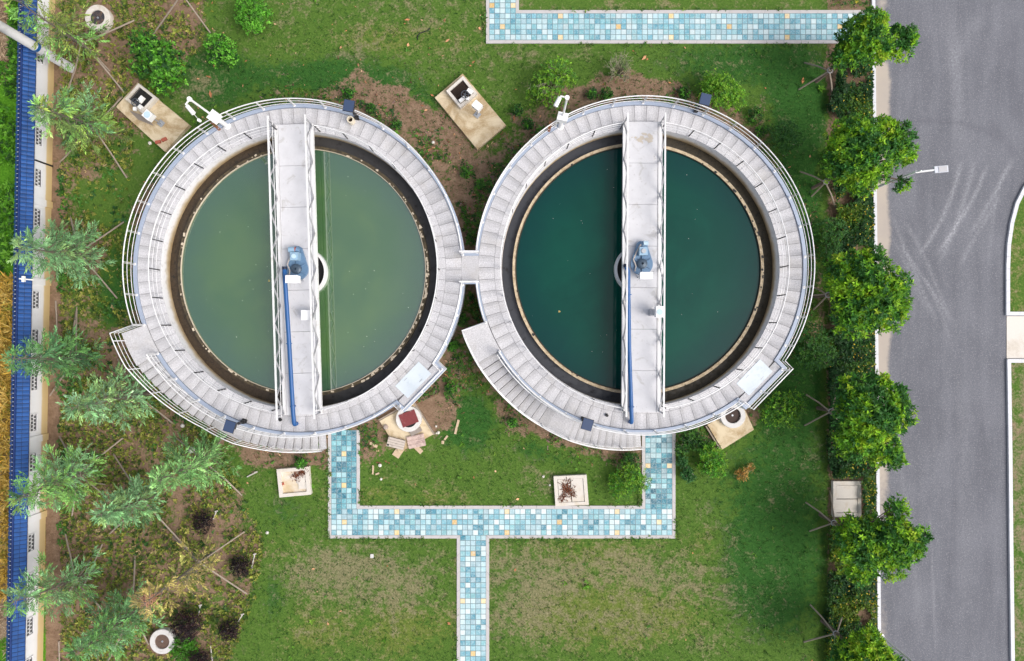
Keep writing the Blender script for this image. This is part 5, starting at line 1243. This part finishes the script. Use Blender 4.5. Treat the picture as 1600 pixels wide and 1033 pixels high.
bush(1272, 545, 34, 1.4, 'large dull green bush right of the hatch of the teal tank', 69, [FG, MG, DG], [3, 3, 1], 560, .10, .05, lobes=[(1268, 530, 28, 1.4), (1285, 555, 24, 1.3), (1265, 562, 20, 1.1)])
bush(1226, 640, 36, 1.4, 'spreading mid green bush below the hatch of the teal tank', 70, [MG, BR, LG], [4, 1, 2], 520, .11, .055, lobes=[(1222, 640, 30, 1.4), (1240, 632, 22, 1.2), (1205, 650, 18, 1.1), (1235, 655, 18, 1.0)])
bush(1112, 722, 26, 1.3, 'lime bush beside the tan slab at the foot of the teal tank', 71, [LG, MG, BR], [3, 2, 2], 330, .12, .06, lobes=[(1110, 708, 18, 1.3), (1118, 728, 18, 1.1), (1102, 728, 12, 1.0)])
bush(1078, 688, 22, .9, 'dark bush between blue path and tan slab', 72, [DG, MG], [3, 2], 260, .10, .06, lobes=[(1075, 680, 18, .9), (1090, 690, 16, .9), (1066, 702, 12, .8)])
bush(982, 752, 34, 1.2, 'soft lime bush leaning over the path edging', 73, [LG, MG, BR], [3, 3, 1], 520, .10, .045, lobes=[(985, 742, 24, 1.2), (970, 765, 22, 1.0), (1000, 755, 16, 1.0), (962, 748, 12, .8)])
bush(985, 722, 16, .7, 'small dark bush under the stairs of the teal tank', 74, [DG, MG], [3, 2], 150, .09, .05)
bush(1072, 735, 14, .6, 'low bluish weed clump beside the right leg of the path', 75, [FG, (.05, .17, .05)], [1, 1], 90, .14, .07, lobes=[(1066, 722, 9, .5), (1076, 742, 11, .6)])
bush(1165, 738, 14, .6, 'small dried up tan bush on the right lawn', 76, [lin(190, 140, 70, .8), lin(220, 180, 110, .8), lin(140, 110, 50, .8)], [2, 2, 1], 75, .10, .04, lobes=[(1160, 742, 10, .5), (1172, 730, 8, .5)])
PUR = [(.020, .011, .014), (.035, .014, .020), (.012, .009, .012), (.060, .022, .030)]
for px, py, rp, hh, lab, sd, n in ((292, 978, 25, 1.3, 'largest dark purple bush touching the white manhole', 81, 420), (358, 985, 16, .9, 'dark purple bush at the edge of the lower lawn', 82, 200), (375, 886, 16, .9, 'blackish feathery bush right of the dying cedar', 83, 200), (317, 815, 18, .8, 'blackish feathery bush above the dying cedar', 84, 170), (312, 1034, 18, 1.0, 'dark purple bush cut by the bottom edge', 85, 200)):
    bush(px, py, rp, hh, lab, sd, PUR[:3] if sd in (83, 84) else PUR, [3, 2, 3, 1][:3 if sd in (83, 84) else 4], n, .09, .04, name='purple_bush', group='dark purple bushes in the bed')
bush(287, 1016, 24, .45, 'low bright green patch of weeds under the purple bush', 86, [BR, MG], [2, 3], 260, .09, .06)
for px, py, rp, lab, sd in ((925, 147, 9, 'small round dark shrub above the teal tank, left of its twin', 91), (948, 147, 10, 'small round dark shrub above the teal tank, right of its twin', 92), (825, 193, 9, 'small dark shrub beside the slab on the upper lawn', 93), (808, 172, 9, 'small dark shrub at the right corner of the upper valve slab', 94), (545, 146, 8, 'small dark shrub behind the solar lamp of the green tank', 95), (1070, 146, 9, 'small dark shrub left of the lime bush', 96), (1180, 180, 13, 'dark shrub between the lime bush and the feathery bush', 97), (580, 170, 8, 'small dark shrub right of the solar lamp of the green tank', 98), (620, 195, 8, 'small dark shrub on the soil above the green tank', 99), (1190, 205, 10, 'low dark shrub at the railing of the teal tank', 100), (730, 268, 11, 'low green weed clump on the soil between the tanks, the upper one', 101), (752, 288, 8, 'low green weed clump on the soil between the tanks, nearest the teal tank', 102), (722, 500, 10, 'green weed clump in the gap below the link walkway', 103), (708, 540, 10, 'green weed clump beside the stair platform of the teal tank', 104), (704, 612, 12, 'green weed clump on the soil right of the green tank hatch', 105), (735, 520, 9, 'dark green weed clump against the stair platform of the teal tank', 106), (780, 600, 8, 'small weed clump beside the stairs of the teal tank', 107), (470, 724, 8, 'small dark weed clump below the stairs of the green tank', 108), (800, 660, 7, 'tiny weed clump on the soil below the teal tank stairs', 109)):
    bush(px, py, rp, .55, lab, sd, [DG, MG, BR], [4, 3, 1] if sd < 101 else [2, 3, 2], 60, .10, .06, name='shrub', group='small shrubs and weed clumps at the tanks')

# ------------------------------------------------------------------ hedge along the kerb
def hedge():
    r = np.random.default_rng(33); P = []
    n = 15000; py = r.uniform(84, 1060, n); left = interp(py, [(84, 1316), (130, 1306), (170, 1294), (230, 1292), (300, 1306), (360, 1312), (420, 1302), (500, 1298), (540, 1296), (600, 1294), (640, 1296), (700, 1292), (745, 1302), (812, 1296), (900, 1296), (960, 1288), (1000, 1290), (1060, 1292)])
    px = left + (1362 - left + (py - 84) * .008) * r.random(n)
    ok = ~((px > 1298) & (px < 1349) & (py > 746) & (py < 814)); ok &= ~((px < 1325) & (py < 240) & (fbm(px, py, 40, 9) > .5)); ok &= fbm(px, py, 26, 19, 3) > .30
    px, py = px[ok], py[ok]; n = len(px)
    hh = .25 + .55 * fbm(px, py, 30, 29, 3); edge = np.minimum(px - np.interp(py, [84, 1060], [1290, 1285]), 1366 - px); hh = hh * np.clip(edge / 12, .45, 1)
    z = hh * np.where(r.random(n) < .75, r.uniform(.8, 1.05, n), r.uniform(.3, .8, n)); k = (H - z) / H / 30
    C = np.stack([(px - 800) * k, (516.5 - py) * k, z], 1); A = unit(np.stack([r.normal(0, .45, n), r.normal(0, .45, n), np.ones(n)], 1))
    T = thing('flowering_hedge', 'dark green hedge dotted with yellow flowers along the white kerb', 'hedge', (18.0, 0, 0))
    b = MB()
    f = fbm(px, py, 34, 71, 3) + r.normal(0, .12, n) + .18 * sstep(py, 640, 900)
    q = np.quantile(f, [.55, .85]); c = np.where((f < q[0])[:, None], np.array((.020, .075, .020)), np.where((f < q[1])[:, None], np.array((.045, .13, .018)), np.array((.12, .20, .015)))) * np.exp(r.normal(0, .2, (n, 1)))
    clusters(b, C, A, r, 6, .12, .075, c, (45, 88)); b.build('foliage', 'leaf', T)
    m = 900; i = r.choice(n, m, replace=False, p=(lambda w: w / w.sum())(np.exp(3 * (px - 1330) / 60) + .25 + 1.2 * sstep(py, 640, 800))); b = MB()
    Cf = C[i] + np.array([[0, 0, .07]]); clusters(b, Cf, np.tile([[0, 0, 1.0]], (m, 1)) + r.normal(0, .2, (m, 3)), r, 4, .045, .042, palette([(.66, .48, .03), (.60, .38, .02), (.70, .56, .06)], [2, 1, 1], m, r), (60, 88), .01)
    fl = b.build('flowers', 'leaf', T); fl['kind'] = 'stuff'
hedge()
def hedge_top():
    r = np.random.default_rng(34); n = 240; px = r.uniform(1300, 1358, n); py = r.uniform(-60, 9, n); z = r.uniform(.1, .4, n); k = (H - z) / H / 30
    T = thing('flowering_hedge', 'short strip of yellowish hedge above the end of the blue path', 'hedge', (18.0, 17.5, 0)); b = MB()
    C = np.stack([(px - 800) * k, (516.5 - py) * k, z], 1); clusters(b, C, unit(np.stack([r.normal(0, .4, n), r.normal(0, .4, n), np.ones(n)], 1)), r, 5, .11, .06, palette([DG, MG, (.12, .2, .015), (.5, .4, .03)], [3, 3, 2, 1], n, r), (45, 88)); b.build('foliage', 'leaf', T)
hedge_top()

# ------------------------------------------------------------------ what nobody could count
def scatter(name, n, fn, label, cat, seed, L, Wd, cols, w, k=5, z=(.03, .10), tilt=(50, 88), mat='leaf', size_by=None):
    r = np.random.default_rng(seed); px, py = fn(r, n); m = len(px); zz = r.uniform(z[0], z[1], m)
    C = np.stack([(px - 800) / 30, (516.5 - py) / 30, zz], 1); b = MB()
    s = np.repeat(np.exp(r.normal(0, .3, m)), k)
    clusters(b, C, unit(np.stack([r.normal(0, .25, m), r.normal(0, .25, m), np.ones(m)], 1)), r, k, L * s, Wd * s, palette(cols, w, m, r), tilt, .015)
    return stuff(b.build(name, mat), label, cat)
def clear(px, py):
    ok = (np.hypot(px - LP[0], py - LP[1]) > 240) & (np.hypot(px - RP[0], py - RP[1]) > 240)
    for x, y, q in ((152, 27, 23), (253, 1003, 22)): ok &= np.hypot(px - x, py - y) > q
    for x0, y0, x1, y1 in ((430, 728, 488, 780), (862, 740, 922, 794), (512, 670, 564, 845), (1002, 670, 1057, 845), (512, 788, 1057, 843), (757, -20, 1364, 70), (712, 840, 766, 1100), (590, 628, 680, 710)): ok &= ~((px > x0) & (px < x1) & (py > y0) & (py < y1))
    def inq(q):
        s = np.ones(len(px), bool)
        for i in range(4): (ax, ay), (bx, by) = q[i], q[(i + 1) % 4]; s &= ((bx - ax) * (py - ay) - (by - ay) * (px - ax)) > -6
        return s
    ok &= ~inq([(181, 167), (215, 129), (295.5, 195), (257.5, 237)]); ok &= ~inq([(679.4, 152.5), (723, 115), (790.6, 195.6), (746, 233.5)]); ok &= ~inq([(1105, 664), (1160, 631), (1178, 671), (1128, 702)])
    return ok
def in_bed(r, n):
    py = r.uniform(-30, 1065, n); px = 96 + (bed_edge(py) + 3 - 96) * r.random(n)
    dens = (.14 + .86 * sstep(fbm(px, py, 34, 51, 4) + .10 * sstep(py, 560, 660), .40, .54)) * (.35 + .65 * sstep(np.abs(py - 330), 150, 260))
    ok = (r.random(n) < dens) & clear(px, py); return px[ok], py[ok]
OLV = [(.27, .30, .045), (.19, .25, .035), (.36, .35, .08), (.11, .17, .025), (.38, .29, .14), (.045, .10, .02)]
scatter('ground_cover', 27000, in_bed, 'low olive yellow ground cover plants on the brown soil bed', 'ground cover', 101, .085, .05, OLV, [3, 4, 2, 4, .8, 3], 6)
def in_bed_green(r, n):
    py = r.uniform(180, 1060, n); px = 92 + (bed_edge(py) - 80) * r.random(n) ** 1.3
    dens = sstep(fbm(px, py, 40, 61, 3), .50, .62) * (.15 + blobs(px, py, [(105, 260, 22, 40, 1), (100, 440, 18, 60, 1), (180, 440, 20, 90, 1), (160, 400, 30, 20, .3), (105, 620, 18, 60, .8), (100, 700, 12, 60, .8), (190, 520, 20, 40, .9), (230, 680, 40, 40, .3), (230, 830, 50, 40, .35), (105, 840, 16, 40, .8), (270, 655, 30, 30, .6)]))
    ok = (r.random(n) < dens) & clear(px, py); return px[ok], py[ok]
scatter('weeds', 5200, in_bed_green, 'darker green weeds among the ground cover of the bed', 'weeds', 102, .12, .07, [DG, MG, (.06, .20, .03), FG], [3, 4, 2, 2], 6)
def in_ring(r, n):
    w = r.random(n) < .5; a = r.uniform(0, 2 * PI, n); d = 246 + np.abs(r.normal(0, 26, n)); px = np.where(w, LP[0], RP[0]) + d * np.cos(a); py = np.where(w, LP[1], RP[1]) + d * np.sin(a)
    ok = clear(px, py) & (fbm(px, py, 30, 71, 3) > .46) & (px > 205); return px[ok], py[ok]
scatter('ring_weeds', 11000, in_ring, 'scattered green weeds on the soil round the tanks', 'weeds', 103, .085, .045, [DG, MG, (.09, .19, .02), (.13, .19, .03)], [3, 4, 2, 1], 5)
def in_ring2(r, n):
    px, py = in_ring(r, n * 2); ok = r.random(len(px)) < .6; return px[ok], py[ok]
scatter('leaf_litter', 7000, in_ring2, 'brown and pale leaf litter on the soil round the tanks', 'leaf litter', 104, .09, .045, [lin(190, 130, 95, .8), lin(120, 80, 60, .8), lin(214, 176, 140, .8), lin(90, 60, 50, .7), lin(150, 120, 120, .8)], [2, 3, 1, 2, 2], 2, (.01, .04), (75, 90), 'dry_leaf')
def on_lawn(r, n):
    px = r.uniform(300, 1280, n); py = np.where(r.random(n) < .8, r.uniform(-10, 260, n), r.uniform(640, 1040, n)); ok = clear(px, py) & ((px < 760) | (r.random(n) < .3)); return px[ok], py[ok]
scatter('fallen_leaves', 260, on_lawn, 'orange brown fallen leaves strewn on the lawn', 'fallen leaves', 105, .17, .085, [lin(214, 160, 120, .85), lin(190, 128, 88, .85), lin(226, 190, 150, .85)], [3, 2, 1], 1, (.02, .05), (78, 90), 'dry_leaf')
def lawn_weeds(r, n):
    px = r.uniform(300, 1290, n); py = r.uniform(-10, 1045, n); ok = clear(px, py) & (fbm(px, py, 60, 81, 3) > .52); return px[ok], py[ok]
scatter('lawn_weeds', 620, lawn_weeds, 'bright small weeds dotted through the lawn', 'weeds', 106, .085, .05, [(.12, .30, .02), (.18, .33, .03), (.07, .20, .02)], [2, 1, 3], 6)
def in_grass(r, n):
    px = r.uniform(240, 1300, n); py = r.uniform(-25, 1058, n); ok = clear(px, py) & (px > bed_edge(py) - 25); return px[ok], py[ok]
scatter('grass', 60000, in_grass, 'short mown grass blades of the lawn', 'grass', 107, .075, .020, [(.020, .085, .012), (.035, .12, .016), (.07, .16, .025), (.13, .20, .04), (.22, .21, .10)], [3, 4, 3, 1.4, .5], 3, (.0, .02), (15, 70))
def in_field(r, n):
    py = r.uniform(435, 930, n); px = r.uniform(-90, 32, n); ok = (r.random(n) < .25 + .75 * sstep(px - interp(py, [(435, -60), (560, -30), (640, 0), (1000, 10)]), -10, 10)) & (px < 34 - (py - 400) * .02); return px[ok], py[ok]
scatter('wheat', 5200, in_field, 'golden ripe wheat standing beyond the boundary wall', 'wheat', 108, .30, .045, [(.55, .37, .07), (.66, .48, .14), (.40, .27, .04), (.27, .27, .04)], [3, 3, 2, 1], 5, (.1, .45), (20, 75), 'dry_leaf')
def in_veg(r, n):
    py = r.uniform(100, 455, n); px = r.uniform(-90, 36, n); ok = fbm(px, py, 46, 91, 3) > .44; px2 = r.uniform(22, 34, n); up = r.random(n) < .15; px = np.where(up, px2, px); py = np.where(up, r.uniform(-30, 110, n), py); return px[ok | up], py[ok | up]
scatter('field_weeds', 4200, in_veg, 'bright green weeds growing beyond the boundary wall', 'weeds', 109, .16, .07, [(.10, .30, .015), (.16, .40, .03), (.05, .18, .012), (.02, .07, .01)], [3, 2, 3, 1.5], 6, (.05, .35))
def in_stub(r, n):
    py = np.where(r.random(n) < .35, r.uniform(-40, 130, n), r.uniform(560, 1070, n)); px = r.uniform(-90, 24, n); ok = fbm(px, py, 20, 95, 3) > .42; return px[ok], py[ok]
scatter('stubble', 4200, in_stub, 'pale straw stubble on the harvested field edge', 'stubble', 110, .22, .03, [(.50, .38, .25), (.36, .25, .15), (.60, .48, .34), (.16, .10, .06)], [3, 2, 2, 1.5], 4, (.01, .06), (60, 88), 'dry_leaf')
def path_edge(r, n):
    E = [((513.5, 845), (513.5, 700)), ((513, 841.5), (712, 841.5)), ((766, 841.5), (1056, 841.5)), ((564, 789), (1000, 789)), ((564, 690), (564, 789)), ((1000, 720), (1000, 789)), ((1057, 690), (1057, 841)), ((712, 842), (712, 1060)), ((767, 842), (767, 1060)), ((757, -20), (757, 68)), ((757, 70.5), (1300, 70.5)), ((812, 15), (1350, 15))]
    i = r.choice(len(E), n); t = r.random(n); p = np.array([E[k][0] for k in i]); q = np.array([E[k][1] for k in i]); P = p + (q - p) * t[:, None] + r.normal(0, 1.3, (n, 2)); ok = fbm(P[:, 0], P[:, 1], 40, 55, 3) > .46
    return P[ok, 0], P[ok, 1]
scatter('edge_weeds', 1500, path_edge, 'grass and weeds creeping over the edging of the tiled paths', 'weeds', 112, .10, .035, [(.05, .15, .02), (.10, .22, .03), (.16, .26, .04), (.24, .22, .10)], [3, 3, 2, 1], 4, (.02, .07), (30, 80))
r = np.random.default_rng(3); b = MB()
for i in range(70):
    a = r.uniform(0, 6.28); rr = 5.9 * math.sqrt(r.random()); s = r.uniform(.008, .018); cc = LC if i % 3 else RC
    b.box((cc[0] + rr * math.cos(a), cc[1] + rr * math.sin(a), ZW + .001), (s, s * 1.5, .006), a)
o = stuff(b.build('floating_specks', 'stone_white'), 'tiny pale specks floating on the tank water', 'specks')
for px, py, lab in ((419.5, 440.5, 'tan leaf floating on the milky green water'), (873, 488.5, 'tan leaf floating on the dark teal water')):
    p = W(px, py, ZW + .004); b = MB(); q = np.array([[p.x, p.y, p.z]]); b.leaves(q, np.array([[.5, .86, .05]]), rows(1), [.16], [.11], [lin(226, 196, 120, .85)]); tag(b.build('floating_leaf', 'dry_leaf', origin=p), lab, 'leaf', 'leaves floating in the tanks')

for me, nm in PENDING: me.materials[0] = MATS[nm] if me.materials[0] is None else me.materials[0]
